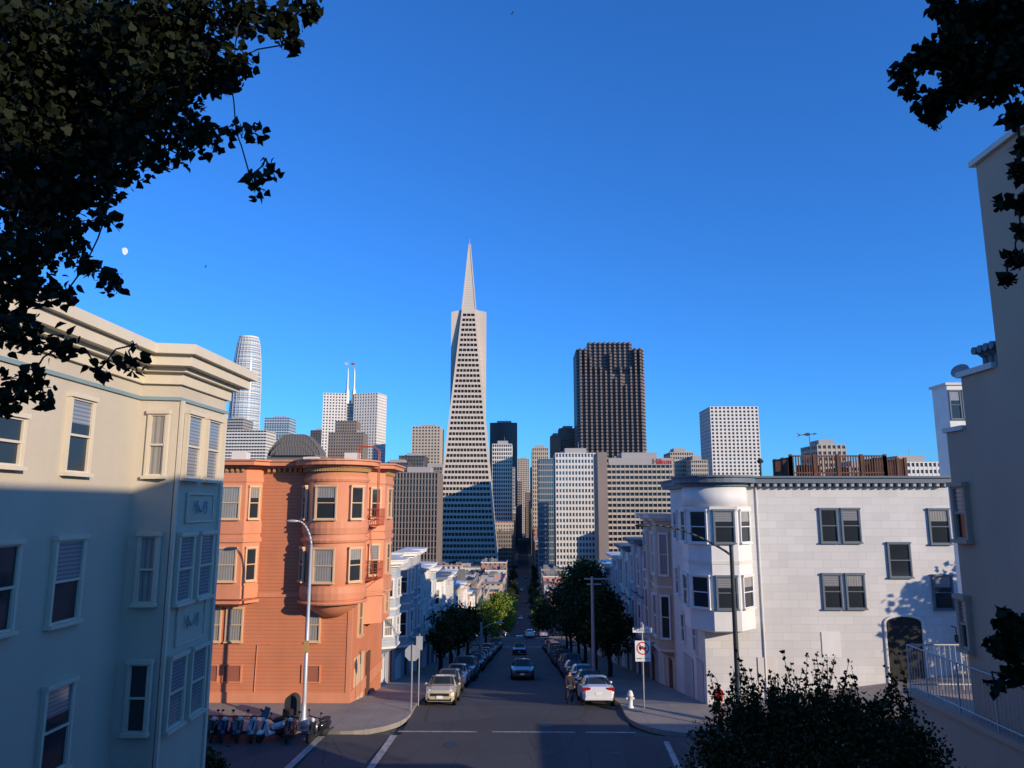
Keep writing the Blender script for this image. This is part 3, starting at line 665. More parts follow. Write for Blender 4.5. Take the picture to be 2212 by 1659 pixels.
tower("tall narrow grey tower beside the street canyon",1146,1168,1010,900,60,6,3.9,'tw_grey')
tower("red brown tower with setbacks",1190,1212,942,900,30,4,4,'tw_red',pier=.5,span=.5); tower("red brown tower with stepped crown",1208,1247,926,930,30,7,4,'tw_red',pier=.5,span=.5)
tower("white gridded office tower with glass corner",1200,1290,980,510,30,13,3.9,'tw_white','bglass',pier=.38,span=.42,relief=.6)
tower("blue glass wing of a gridded office tower",1163,1200,992,511,30,8,3.9,'tw_grey','bglass',pier=.15,span=.2,relief=.4,pent=False)
tower("white tower with deep square window grid",1536,1641,879,900,55,12,4.4,'tw_white',pier=.45,span=.42,relief=1.2,pent=False)
tower("grey hotel tower behind others",1450,1500,978,620,30,10,3.4,'tw_beige'); tower("low beige hotel wing",1495,1532,995,600,30,8,3.4,'tw_beige')
tower("small beige rooftop block on the hill",1769,1832,962,500,30,6,4,'tw_beige'); tower("low white block on the hill",1935,2048,1000,400,30,12,3.6,'tw_white')
tower("low grey block on the hill",1832,1930,1010,450,30,12,3.6,'tw_grey')
def hotel():
    Y=430
    r = tower("concrete slab hotel tower with rows of balconies and red sign",1312,1458,992,Y,26,15,3.1,'tw_beige','tglass',pier=.12,span=.42,relief=1.2,name="hotel_tower")
    x0=atY(1312,1050,Y)[0]; x1=atY(1458,1050,Y)[0]; W=x1-x0; H=atY(1385,992,Y)[1]+42.2
    m = MB(); xa=atY(1292,1100,Y)[0]-(x0+x1)/2; m.box(xa,-W/2-.05,-15,10,0,H+4); m.out("end_wall", r, M['tw_brown'])
    m = MB(); m.box(-W/2+1,W/2-1,-13.3,-12.9,H-3.4,H+.7); m.out("parapet", r, M['tw_grey'])
    tx,tz = atY(1431,997,Y-1)
    text(r,"Hilton",4.4,(tx-(x0+x1)/2,-13.6,tz+42.2),(pi/2,0,0),M['signr'],ext=.1)
hotel()
def sawtooth():
    Y=850; px0,px1=1250,1391; x0,_=atY(px0,860,Y); x1,_=atY(px1,860,Y); z1=atY(1320,753,Y)[1]+42; z2=atY(1320,738,Y)[1]+42
    W=x1-x0; r = thing("dark_skyscraper", "massive dark granite skyscraper with sawtooth bays", "skyscraper", ((x0+x1)/2,Y,-42))
    n=13; bw=W/n; m=MB()
    hs=[z1,z1,z1-9,z2-30,z1-22,z2-36,z2-14,z2-44,z2-30,z2-52,z1-22,z1,z1]
    for i in range(n):
        a=-W/2+i*bw; h=hs[i]
        m.prism([(a+.12*bw,0),(a+.3*bw,-4.6),(a+.6*bw,-4.6),(a+.78*bw,0)],0,h)
        h2 = z2 if 2<=i<=10 else z1
        m.prism([(a+.12*bw,5),(a+.3*bw,1),(a+.6*bw,1),(a+.78*bw,5)],0,h2)
    m.box(-W/2,W/2,0,55,0,z1-30); m.box(-W/2+.03,W/2-.03,3.5,52,z1-30,z1-.5); m.box(-W/2+2*bw,W/2-2*bw,4.5,50,z1-.5,z2-.5)
    for j in range(9):
        y=2+j*6
        for s in (-1,1): m.prism([(s*W/2,y),(s*(W/2+2),y+1.2),(s*(W/2+2),y+3.2),(s*W/2,y+4.4)][::s],0,z1)
    m.out("wall", r, M['gran'])
    m=MB(); m.box(-14,14,20,40,z2-.5,z2+2.5); m.out("roof_plant", r, M['tw_dark'])
sawtooth()
def pyramid():
    Yc=600; cx,zt=atY(1019,524,Yc); b=-42.2; H=zt-b; hw0=26.5
    zs=atY(1019,669,Yc)[1]-b; hs=hw0*(1-zs/H); cx=atY(1010,1000,Yc)[0]
    r=thing("pyramid_skyscraper","tall slender pale pyramid skyscraper with pointed spire and two wings","skyscraper",(cx,Yc,b),rz=radians(1.5))
    hw=lambda z: hw0*(1-z/H)
    sq=lambda q: [(-q,-q),(q,-q),(q,q),(-q,q)]
    z0=11.; zl=zs-5; nf=46; ph=(zl-z0)/nf
    g=MB(); g.prism(sq(hw(z0)-.9),z0,zl,sq(hw(zl)-.9)); g.out("glazing",r,M['pyrg'])
    f=MB()
    for k in range(nf+1):
        za=z0+k*ph; zb_=za+ph*(.46 if k<nf else 1.6)
        f.prism(sq(hw(za)),za,zb_,sq(hw(zb_)))
        if k==nf: break
        zc=za+ph; q0=hw(zb_); q1=hw(zc); cw=min(1.6,.09*q0+.8)
        for sx in (-1,1):
            for sy in (-1,1):
                f.add([(sx*q0,sy*q0,zb_),(sx*(q0-cw),sy*q0,zb_),(sx*(q0-cw),sy*(q0-cw),zb_),(sx*q0,sy*(q0-cw),zb_),(sx*q1,sy*q1,zc),(sx*(q1-cw),sy*q1,zc),(sx*(q1-cw),sy*(q1-cw),zc),(sx*q1,sy*(q1-cw),zc)],[(0,1,5,4),(1,2,6,5),(2,3,7,6),(3,0,4,7)])
        n=max(3,int(2*(q0-cw)/2.6))
        for i in range(1,n):
            t=-(q0-cw)+2*(q0-cw)*i/n
            f.box(t-.22,t+.22,-q1+.02,-q1+.8,zb_,zc); f.box(q1-.8,q1-.02,t-.22,t+.22,zb_,zc); f.box(-q1+.02,-q1+.8,t-.22,t+.22,zb_,zc)
    f.out("facade",r,M['pyr'])
    s=MB(); s.prism(sq(hs),zs-1,H-1.5,sq(.55)); s.tube((0,0,H-1.5),(0,0,H+3),.2,n=4)
    s.c=1
    for sx in (-1,1):
        for sy in (-1,1): s.tube((sx*hs,sy*hs,zs-1),(sx*.5,sy*.5,H-1.5),.55,n=4)
    s.out("spire",r,[M['pyrs'],M['pyr']])
    wo=14.6; zb_=H*(1-wo/hw0)
    for sx in (-1,1):
        w=MB()
        a,b2=(sx*(hs-.5),sx*wo)
        w.add([(a,-3.8,zs-1),(b2,-3.8,zs-3),(b2,-3.8,zb_-2),(a,-3.8,zb_-2),(a,3.8,zs-1),(b2,3.8,zs-3),(b2,3.8,zb_-2),(a,3.8,zb_-2)],[(0,1,2,3),(4,7,6,5),(0,4,5,1),(1,5,6,2),(2,6,7,3),(3,7,4,0)])
        w.out("wing",r,M['pyr'])
    t=MB(); n=10
    for i in range(n):
        a=-hw0+2*hw0*i/n; c=a+2*hw0/n; m_=(a+c)/2
        for (p,q) in ((a,m_),(c,m_)):
            t.tube((p,-hw0,0),(q*.95,-hw(z0)+.6,z0+.2),.7,n=4); t.tube((hw0,p,0),(hw(z0)-.6,q*.95,z0+.2),.7,n=4)
    t.box(-hw0+4,hw0-4,-hw0+4,hw0-4,0,z0); t.out("base_truss",r,M['pyr'])
pyramid()
def lowrise(x0,x1,y0,y1,h,mat,label):
    zb=P((y0+y1)/2); r=thing("low_rise_building",label,"building",((x0+x1)/2,y0,zb),group="low-rise town buildings")
    w=MB(); hx=(x1-x0)/2; d=y1-y0; w.box(-hx,hx,0,d,-6,h); w.out("wall",r,M[mat])
    c=MB(); c.box(-hx-.2,hx+.2,-.2,.15,h,h+.7); c.box(-hx-.2,-hx+.15,.15,d,h,h+.7); c.box(hx-.15,hx+.2,.15,d,h,h+.7); c.out("parapet",r,M[R.choice(['offw','tw_grey','tan','pink','tw_brown'])])
    q=MB(); q.box(-hx+.15,hx-.15,.15,d,h,h+.06)
    for _ in range(4):
        a=R.uniform(-hx+1,hx-3); b=R.uniform(1,d-3); q.box(a,a+R.uniform(1,3.5),b,b+R.uniform(1,2.5),h+.05,h+R.uniform(.8,2.8))
    q.out("roof",r,M[R.choice(['roof','roof','pink','tw_grey'])])
nm={'f1':"beige",'f2':"off-white",'f3':"red brick",'f4':"dark brown"}
for s in (-1,1):
    y=152
    while y<560:
        d=R.uniform(14,24); x=10.2
        for row in range(3 if y<300 else 4):
            w=R.uniform(12,20); m=R.choice(['f1','f2','f3','f4','f3','f1']); h=R.uniform(8,13)+(y>350)*R.uniform(0,6)
            if not (y>485): lowrise(min(s*x,s*(x+w)),max(s*x,s*(x+w)),y,y+d-.5,h,m,nm[m]+" low-rise building with flat roof and parapet")
            x+=w+.5
        y+=d
for k,(xa,xb,Y,D,h,m) in enumerate([(-30,-9,655,45,30,'f4'),(-28,-9,702,50,38,'f1'),(-30,-9,800,60,46,'f4'),(-28,-9,900,90,52,'f3'),(-30,-9.5,1050,150,60,'f4'),(9,24,575,60,26,'f4'),(9,26,640,45,34,'f3'),(9,25,755,60,44,'f4'),(9,26,830,65,50,'f1'),(9,26,970,120,55,'f4'),(9,30,1100,180,60,'f4')]):
    lowrise(xa,xb,Y,Y+D,h,m,nm[m]+" office building lining the narrow street canyon")
for px0,px1,pt,Y,m in [(1290,1320,1150,500,'f4'),(1300,1460,1090,600,'f4'),(830,950,1060,650,'f4')]:
    x0,_=atY(px0,1150,Y); x1,_=atY(px1,1150,Y); h=atY(px0,pt,Y)[1]+42
    lowrise(x0,x1,Y,Y+40,h,m,nm[m]+" mid-rise office building beside the street")
def glasshouse():
    Y=60; x0,_=atY(2026,950,Y+2); x1=x0+8; zt=atY(2050,832,Y)[1]; o_=(x0+4,Y+1,0); r=thing("apartment_building","white clapboard house top with corner glazing","building",o_)
    w=MB(o_); w.box(x0,x1,Y,Y+2.2,-3,zt); w.out("wall",r,M['white'])
    w=MB(o_); w.box(x0-.15,x1,Y-.15,Y+2.4,zt,zt+.2); w.out("coping",r,M['offw'])
    z0=atY(2030,905,Y)[1]; z1=atY(2030,845,Y)[1]
    for i in range(4): window(r,-3.45+i*1.05,-1.005,z0,.8,z1-z0,0,'slate','m')
glasshouse()
d_=thing("satellite_dish","small grey satellite dish on a short mast","dish",(10.2,16.9,atX(2044,935,9.7)[1]+.1))
m=MB(); m.tube((0,0,0),(0,0,1.25),.02,n=5); m.out("mast",d_,M['steel'])
m=MB(); m.lathe([(.02,0),(.1,.012),(.16,.04),(.2,.08)],n=16); o=m.out("reflector",d_,M['tw_grey']); o.location=(0,0,1.3); o.rotation_euler=(radians(60),0,radians(-50))

# ------------------------------------------------------------------ VEHICLES
def ring(st):
    y,zl,zb,w,zt,wt=st
    h=[(w*.84,zl),(w*.97,zl+.1),(w,(zl+zb)/2+.05),(w*.96,zb),(wt,zt-.05),(wt*.75,zt)]
    return [(x,y,z) for x,z in h]+[(-x,y,z) for x,z in h[::-1]]
CARS={
 'sedan':dict(L=4.6,st=[(-2.3,.35,.62,.62,.66,.5),(-2.22,.22,.7,.8,.74,.66),(-1.5,.2,.85,.89,.92,.7),(-.95,.2,.92,.9,.98,.72),(-.25,.2,.95,.9,1.42,.58),(.5,.2,.96,.9,1.46,.58),(1.15,.2,.98,.9,1.38,.56),(1.75,.22,.98,.88,1.06,.68),(2.2,.3,.92,.82,.98,.64),(2.3,.4,.8,.7,.84,.56)],ws=3,rs=6,cab=(3,7),ax=(-1.4,1.4)),
 'hatch':dict(L=3.8,st=[(-1.9,.35,.6,.6,.64,.45),(-1.83,.22,.72,.76,.78,.6),(-1.35,.2,.88,.83,.96,.66),(-.85,.2,.92,.84,1.0,.68),(-.4,.2,.94,.84,1.38,.58),(.4,.2,.95,.84,1.42,.6),(1.3,.2,.96,.84,1.38,.58),(1.75,.22,.94,.82,1.02,.66),(1.88,.35,.85,.72,.9,.55)],ws=3,rs=6,cab=(3,7),ax=(-1.2,1.2)),
 'suv':dict(L=4.7,st=[(-2.35,.4,.75,.7,.8,.55),(-2.28,.3,.9,.84,.98,.7),(-1.5,.28,1.02,.92,1.1,.74),(-1.05,.28,1.08,.93,1.15,.76),(-.5,.28,1.1,.93,1.66,.66),(.6,.28,1.12,.93,1.72,.68),(1.9,.28,1.14,.93,1.68,.66),(2.25,.3,1.12,.9,1.18,.74),(2.35,.42,1.0,.8,1.05,.62)],ws=3,rs=6,cab=(3,7),ax=(-1.45,1.45)),
}
CM={}
def car_meshes(kind,pk):
    if (kind,pk) in CM: return CM[(kind,pk)]
    c=CARS[kind]; st=c['st']; rg=[ring(s) for s in st]; n=12; out=[]
    b=MB(); g=MB()
    for i in range(len(rg)-1):
        for j in range(n):
            k=(j+1)%n; q=[rg[i][j],rg[i][k],rg[i+1][k],rg[i+1][j]]; b.add(q,[(0,3,2,1)])
            side = j in (3,7) and c['cab'][0]<=i<c['cab'][1]
            scr = j in (4,5,6) and (i==c['ws'] or i==c['rs'])
            if side or scr:
                V=[Vector(p) for p in q]; cen=sum(V,Vector())/4; nn=(V[1]-V[0]).cross(V[3]-V[0]).normalized()
                if nn.dot(cen-Vector((0,cen.y,.8)))<0: nn=-nn
                ins=.96 if scr else .84
                g.add([tuple(cen+(v-cen)*ins+nn*.012) for v in V],[(0,1,2,3)])
    b.add(rg[0],[tuple(range(n))]); b.add(rg[-1],[tuple(range(n-1,-1,-1))])
    out.append(("body",b.mesh("body",CP[pk],True),(0,0,0))); out.append(("glazing",g.mesh("glazing",M['glassd']),(0,0,0)))
    W=max(s[3] for s in st); h=c['L']/2
    for y in c['ax']:
        for s in (-1,1):
            w=MB(); w.lathe([(.2,-.1),(.31,-.1),(.33,-.06),(.33,.06),(.31,.1),(.2,.1)],n=18); w.c=1; w.lathe([(.2,-.085),(.2,.085)],n=12)
            out.append(("wheel",w.mesh("wheel",[M['black'],M['steel']]),(s*(W-.1),y,.33)))
            a=MB(); a.lathe([(.4,-.02),(.4,.02)],n=18); out.append(("wheel_arch",a.mesh("wheel_arch",M['black']),(s*(W-.035),y,.36)))
    zl=st[1][4]-.1; xw=st[1][3]
    for s in (-1,1):
        l=MB(); l.ell((0,0,0),(.16 if kind!='hatch' else .14,.1,.1 if kind!='hatch' else .14)); out.append(("headlight",l.mesh("headlight",M['lamp'],True),(s*(xw-.2),-h+.16,zl)))
        zt_=st[-2][2]-.06
        l=MB(); l.box(-.2,.2,-.05,.03,-.09,.09); out.append(("tail_light",l.mesh("tail_light",M['tail']),(s*(st[-2][3]-.2),h-.04,zt_)))
        l=MB(); l.ell((0,0,0),(.1,.06,.07)); out.append(("wing_mirror",l.mesh("wing_mirror",CP[pk],True),(s*(W+.06),st[3][0]+.3,1.0)))
    gr=MB(); gr.box(-.5,.5,-.03,.05,-.07,.07); out.append(("grille",gr.mesh("grille",M['black']),(0,-h+.01,.56)))
    gr=MB(); gr.box(-.62,.62,-.0,.08,-.07,.07); out.append(("air_intake",gr.mesh("air_intake",M['black']),(0,-h+.01,.33)))
    for y,z in ((-h-.03,.44),(h-.02,.66)):
        p=MB(); p.box(-.16,.16,-.015,.035,-.07,.07); out.append(("number_plate",p.mesh("number_plate",M['signw']),(0,y,z)))
    bm=MB(); bm.box(-.72,.72,-.02,.06,-.06,.06); out.append(("bumper",bm.mesh("bumper",M['black'] if kind!='sedan' else CP[pk]),(0,h-.02,.4)))
    CM[(kind,pk)]=out; return out
def car(x,y,kind,pk,face,label,group="cars parked along the kerb"):
    sl=(P(y+1)-P(y-1))/2
    r=thing("car",label,"car",(x,y,P(y)+.005),rz=0 if face<0 else pi,rx=math.atan(sl)*(1 if face<0 else -1),group=group)
    for nme,me,loc in car_meshes(kind,pk):
        o=bpy.data.objects.new(nme,me); COL.objects.link(o); o.parent=r; o.location=loc
        if nme in('wheel','wheel_arch'): o.rotation_euler=(0,pi/2,0)
car(-4.45,42.6,'hatch','cream',-1,"champagne compact hatchback parked at the kerb facing uphill")
car(3.95,42.9,'sedan','white',1,"white sedan parked at the kerb seen from behind")
ks=['sedan','suv','hatch','sedan','suv']; ps=['silver','white','black','grey','blue','black','silver','red','white','teal','grey','black','grey']
for i in range(16):
    y=48.2+5.7*i
    if y>133: break
    pk=R.choice(ps) if i else 'silver'; k=R.choice(ks); car(-4.6+R.uniform(-.1,.1),y,k,pk,-1,f"{pk} {'hatchback' if k=='hatch' else k} parked at the kerb")
    pk=R.choice(ps) if i else 'black'; k=R.choice(ks); car(4.05+R.uniform(-.1,.1),y+.3,k,pk,1,f"{pk} {'hatchback' if k=='hatch' else k} parked at the kerb")
for i in range(14):
    y=156+7*i; pk=R.choice(ps); car(-4.6,y,R.choice(ks),pk,-1,f"{pk} car parked at the kerb"); pk=R.choice(ps); car(4.05,y+2,R.choice(ks),pk,1,f"{pk} car parked at the kerb")
for x,y,pk,f in ((-.1,61,'grey',-1),(-.6,105,'black',-1),(1.2,150,'white',1),(-1,190,'silver',-1),(1.3,260,'red',1),(-1.2,330,'white',-1),(1.2,420,'red',1),(-1.2,480,'white',-1),(1.5,560,'black',1)):
    car(x,y,'sedan',pk,f,f"{pk} sedan driving on the street",group="cars driving")
SM={}
def scooter(x,y,rz,pk,big=False):
    z0=G(x,y)
    r=thing("scooter",f"{pk} motor scooter parked at the kerb","scooter",(x,y,z0+.005),rz=rz,group="scooters parked in a row")
    r.rotation_euler=(0,radians(7),rz)
    key=(pk,big)
    if key not in SM:
        o=[]
        for yy in (-.62,.6):
            w=MB(); w.lathe([(.14,-.05),(.22,-.055),(.25,0),(.22,.055),(.14,.05)],n=16); w.c=1; w.lathe([(.14,-.04),(.14,.04)],n=12); o.append(("wheel",w.mesh("wheel",[M['black'],M['steel']]),(0,yy,.25),(0,pi/2,0)))
        b=MB(); b.ell((0,.45,.55),(.2,.48,.24),12); b.box(-.17,.17,-.42,.25,.27,.36)
        b.add([(-.24,-.36,.3),(.24,-.36,.3),(.2,-.5,.95),(-.2,-.5,.95),(-.2,-.29,.32),(.2,-.29,.32),(.16,-.43,.95),(-.16,-.43,.95)],[(0,1,2,3),(4,7,6,5),(0,3,7,4),(1,5,6,2),(2,6,7,3)])
        b.ell((0,-.64,.46),(.1,.24,.12)); o.append(("body",b.mesh("body",CP[pk],True),(0,0,0),(0,0,0)))
        e=MB(); e.box(-.2,.2,.1,.5,.22,.42); e.tube((.2,.2,.3),(.22,.85,.36),.05,n=8); o.append(("engine",e.mesh("engine",M['dkmetal']),(0,0,0),(0,0,0)))
        s=MB(); s.ell((0,.4,.8),(.18,.44,.1),12); o.append(("seat",s.mesh("seat",M['seat'],True),(0,0,0),(0,0,0)))
        h=MB(); h.tube((-.33,-.42,1.08),(.33,-.42,1.08),.025,n=6); h.tube((0,-.62,.3),(0,-.45,1.08),.035,n=6)
        for sx in (-1,1): h.path([(sx*.25,-.43,1.08),(sx*.32,-.46,1.3)],.012,n=4); h.ell((sx*.33,-.46,1.33),(.07,.02,.05)); h.tube((sx*.22,-.42,1.08),(sx*.34,-.4,1.07),.03,n=6)
        o.append(("handlebar",h.mesh("handlebar",M['black']),(0,0,0),(0,0,0)))
        l=MB(); l.ell((0,-.56,1.0),(.1,.07,.1)); o.append(("headlight",l.mesh("headlight",M['lamp'],True),(0,0,0),(0,0,0)))
        if big:
            w=MB(); w.add([(-.2,-.55,1.05),(.2,-.55,1.05),(.17,-.38,1.5),(-.17,-.38,1.5)],[(0,1,2,3)]); o.append(("windscreen",w.mesh("windscreen",M['glassd']),(0,0,0),(0,0,0)))
            w=MB(); w.box(-.2,.2,.75,1.05,.8,1.12); o.append(("top_box",w.mesh("top_box",M['seat']),(0,0,0),(0,0,0)))
        SM[key]=o
    for nme,me,loc,ro in SM[key]:
        q=bpy.data.objects.new(nme,me); COL.objects.link(q); q.parent=r; q.location=loc; q.rotation_euler=ro
for px,pk,big,rz in ((452,'black',0,.5),(476,'blue',0,.45),(507,'grey',0,.5),(542,'silver',0,.35),(585,'white',1,-.5),(626,'red',0,.1),(686,'black',0,-.35)):
    scooter(atY(px,1570,35.2)[0],35.2,rz,pk,bool(big))

# ------------------------------------------------------------------ STREET FURNITURE
def lamp_left():
    x,_=atY(655,1570,36.6); zt=atY(668,1150,36.6)[1]; r=thing("street_lamp","pale grey street lamp with curved arm on the pavement","street lamp",(x,36.6,.13))
    m=MB(); h=zt-.13; m.lathe([(.2,0),(.2,.35),(.12,.45),(.1,1.2),(.06,h-.6)],n=12)
    pts=[(-.0,0,h-.6)]+[(-.75*(t/8)**1.5,0,h-.6+1.15*sin(pi/2*t/8)) for t in range(1,9)]; m.path(pts,.06,.035,8); m.out("pole",r,M['alu'],True)
    m=MB(); m.ell((-1.0,0,h+.55),(.35,.14,.07)); m.out("lamp_head",r,M['alu'],True)
    m=MB(); m.box(-.12,.12,-.16,-.09,3.4,3.95); m.out("banner",r,M['gold'])
lamp_left()
def lamp_right():
    Y=37.2; x,_=atY(1597,1545,Y); zt=atY(1588,1182,Y)[1]; xe,ze=atY(1402,1134,Y); r=thing("street_lamp","dark green street lamp with long curved arm","street lamp",(x,Y,.13))
    m=MB(); h=zt-.13; m.lathe([(.24,0),(.24,.9),(.15,1.0),(.13,2.4),(.1,h-.2),(.11,h+.1),(.02,h+.15)],n=12)
    L_=xe-x; dz=ze-.13-(h-.4); pts=[(L_*t/12,0,h-.4+dz*math.sin(pi/2*t/12)**.9) for t in range(13)]; m.path(pts,.06,.035,8); m.out("pole",r,M['dkmetal'],True)
    m=MB(); m.ell((L_-.3,0,h-.4+dz-.02),(.42,.15,.08)); m.out("lamp_head",r,M['dkmetal'],True)
lamp_right()
def sign_trucks():
    Y=40.2; x,_=atY(1391,1500,Y); r=thing("traffic_sign","street name blade and no trucks over 3 tons sign","sign",(x,Y,.13))
    zt=atY(1385,1366,Y)[1]-.13; m=MB(); m.tube((0,0,0),(0,0,zt+.5),.035,n=8); m.out("pole",r,M['steel'])
    zc=atY(1388,1405,Y)[1]-.13; m=MB(); m.box(-.4,.4,-.06,-.045,zc-.54,zc+.5); m.out("panel",r,M['signw'])
    m=MB(); R0,R1=.33,.27; n=32
    for i in range(n):
        a=2*pi*i/n; b=2*pi*(i+1)/n
        m.add([(R0*cos(a),-.068,zc+.12+R0*sin(a)),(R0*cos(b),-.068,zc+.12+R0*sin(b)),(R1*cos(b),-.068,zc+.12+R1*sin(b)),(R1*cos(a),-.068,zc+.12+R1*sin(a))],[(0,1,2,3)])
    m.add([(-.23,-.07,zc+.31),(-.19,-.07,zc+.35),(.23,-.07,zc-.07),(.19,-.07,zc-.11)],[(0,1,2,3)]); m.out("prohibition_symbol",r,M['signr'])
    m=MB(); m.box(-.2,.03,-.066,-.061,zc+.07,zc+.22); m.box(.03,.17,-.066,-.061,zc+.07,zc+.17)
    for a in (-.13,.1): m.box(a-.035,a+.035,-.066,-.061,zc+.01,zc+.071)
    m.out("truck_symbol",r,M['signk'])
    text(r,"OVER 3 TONS",.115,(0,-.065,zc-.4),(pi/2,0,0),M['signk'],ext=.002)
    m=MB(); m.box(-.5,.5,-.06,-.036,zt+.0,zt+.24); m.out("street_name_blade",r,M['signw']); text(r,"GREEN",.22,(0,-.066,zt+.12),(pi/2,0,0),M['signk'],ext=.002)
    m=MB(); m.box(-.02,.02,-.4,.4,zt+.26,zt+.46); m.out("street_name_blade",r,M['signw'])
sign_trucks()
def stop():
    Y=39.5; x,zc=atY(891,1411,Y); r=thing("stop_sign","octagonal stop sign seen from its grey back","sign",(x,Y,.13)); z=zc-.13
    m=MB(); m.box(-.03,.03,-.02,.02,0,z+.45); m.out("pole",r,M['steel'])
    oc=[(.42*cos(pi/8+pi/4*i),.42*sin(pi/8+pi/4*i)) for i in range(8)]
    m=MB(); m.add([(a,.03,z+b) for a,b in oc]+[(a,.045,z+b) for a,b in oc],[tuple(range(8)),tuple(range(15,7,-1))]+[(i,(i+1)%8,8+(i+1)%8,8+i) for i in range(8)]); m.out("panel",r,M['alu'])
    text(r,"STOP",.26,(0,.052,z),(pi/2,0,pi),M['signw'],ext=.002)
    x2,_=atY(905,1450,40.5); r=thing("parking_sign","narrow parking sign on a metal pole","sign",(x2,40.5,.13)); m=MB(); m.tube((0,0,0),(0,0,3.6),.03,n=6); m.out("pole",r,M['steel'])
    m=MB(); m.box(-.17,.17,-.05,-.035,2.8,3.5); m.out("panel",r,M['alu'])
stop()
def hydrant():
    x,_=atY(1362,1525,40.3); r=thing("fire_hydrant","white fire hydrant on the pavement corner","hydrant",(x,40.3,.13))
    m=MB(); m.lathe([(.17,0),(.17,.06),(.12,.08),(.12,.55),(.17,.57),(.17,.63),(.14,.66),(.14,.72),(.09,.82),(.03,.86)],n=14); m.out("body",r,M['white'],True)
    for s in (-1,1): m=MB(); m.tube((s*.1,0,.45),(s*.21,0,.45),.06,n=8); m.out("outlet",r,M['white'])
hydrant()
def firebox():
    x,_=atY(1555,1560,36.9); r=thing("fire_alarm_box","red fire alarm call box on a post","alarm box",(x,36.9,.13)); zt=atY(1552,1487,36.9)[1]-.13
    m=MB(); m.lathe([(.14,0),(.1,.12),(.06,.2),(.06,zt-.55)],n=10); m.out("post",r,M['red'])
    m=MB(); m.prism([(-.17,-.12),(.17,-.12),(.17,.12),(-.17,.12)],zt-.55,zt-.12); m.prism([(-.2,-.15),(.2,-.15),(.2,.15),(-.2,.15)],zt-.12,zt+.05,[(-.03,-.03),(.03,-.03),(.03,.03),(-.03,.03)]); m.out("box",r,M['signr'])
firebox()
def mailbox():
    x,_=atY(631,1540,37.4); r=thing("mail_box","dark blue rounded-top mail collection box","mailbox",(x,37.4,.13))
    m=MB(); pr=[(-.3,.15),(.3,.15),(.3,1.0)]+[(.3*cos(t),1.0+.3*sin(t)) for t in [pi*i/8 for i in range(1,8)]]+[(-.3,1.0)]; n=len(pr)
    m.add([(a,-.3,b) for a,b in pr]+[(a,.3,b) for a,b in pr],[tuple(range(n)),tuple(range(2*n-1,n-1,-1))]+[(i,n+i,n+(i+1)%n,(i+1)%n) for i in range(n)]); m.out("box",r,M['dkmetal'])
    for a in (-.26,.22):
        for b in (-.26,.22): m=MB(); m.box(a,a+.05,b,b+.05,0,.15); m.out("leg",r,M['black'])
mailbox()
def pole(px,pyb,pyt,Y,x_arm,label,lamp):
    x,_=atY(px,pyb,Y); zt=atY(px,pyt,Y)[1]; zb=P(Y)+.13; h=zt-zb; r=thing("utility_pole",label,"pole",(x,Y,zb))
    m=MB(); m.lathe([(.16,0),(.1,h)],n=10); m.out("pole",r,M['steel'])
    m=MB()
    if lamp: m.path([(0,0,h-.6),(x_arm*.5,0,h-.1),(x_arm,0,h)],.05,n=6); m.ell((x_arm,0,h-.02),(.4,.15,.08)); m.out("arm",r,M['steel'])
    else:
        m.box(-.6,1.4,-.05,.05,h-.2,h-.1); m.out("arm",r,M['steel']); m=MB(); m.box(-.4,.7,-.05,.05,h-.6,h-.5); m.out("arm",r,M['steel'])
pole(1283,1478,1246,58,0,"metal pole with crossarm on the pavement",False); pole(1039,1450,1345,72,1.8,"street light pole with lamp arm over the road",True)
def person():
    x,_=atY(1231,1500,41.2); r=thing("person","person in dark clothes walking beside the parked car","person",(x,41.4,0.0),rz=.3)
    def skinmesh(name,pts,edges,rad,mat):
        me=bpy.data.meshes.new(name); me.from_pydata(pts,edges,[]); me.materials.append(mat); o=bpy.data.objects.new(name,me); COL.objects.link(o); o.parent=r
        o.modifiers.new("s",'SKIN')
        for i,sv in enumerate(me.skin_vertices[0].data): sv.radius=(rad[i],rad[i]); sv.use_root=(i==0)
        o.modifiers.new("u",'SUBSURF').levels=1; return o
    pts=[(0,0,.95),(0,0,1.2),(0,0,1.42),(0,-.01,1.52),(0,-.03,1.62),(0,-.03,1.7),(.19,0,1.4),(.25,.05,1.14),(.26,-.06,.9),(-.19,0,1.4),(-.25,-.08,1.14),(-.24,-.22,.95),(.1,0,.88),(.11,-.1,.5),(.11,.0,.1),(.11,-.14,.04),(-.1,0,.88),(-.11,.06,.48),(-.11,.25,.14),(-.11,.14,.05),(.26,-.09,.82),(-.24,-.28,.9)]
    ed=[(0,1),(1,2),(2,3),(3,4),(4,5),(2,6),(6,7),(7,8),(8,20),(2,9),(9,10),(10,11),(11,21),(0,12),(12,13),(13,14),(14,15),(0,16),(16,17),(17,18),(18,19)]
    rad=[.1,.09,.09,.055,.09,.09,.05,.035,.03,.05,.035,.03,.06,.045,.035,.04,.06,.045,.035,.04,.03,.03]
    skinmesh("body",pts,ed,rad,M['skin'])
    skinmesh("jacket",[pts[i] for i in (0,1,2,6,7,8,9,10,11)],[(0,1),(1,2),(2,3),(3,4),(4,5),(2,6),(6,7),(7,8)],[.18,.17,.17,.1,.08,.065,.1,.08,.065],M['cloth'])
    skinmesh("trousers",[pts[i] for i in (0,12,13,14,16,17,18)],[(0,1),(1,2),(2,3),(0,4),(4,5),(5,6)],[.16,.12,.1,.08,.12,.1,.08],M['jean'])
    for i in (15,19):
        m=MB(); q=pts[i]; m.ell((q[0],q[1],q[2]+.01),(.055,.13,.05)); m.out("shoe",r,M['black'],True)
    m=MB(); m.ell((0,-.01,1.7),(.115,.13,.11)); m.out("hair",r,M['signk'],True)
person()

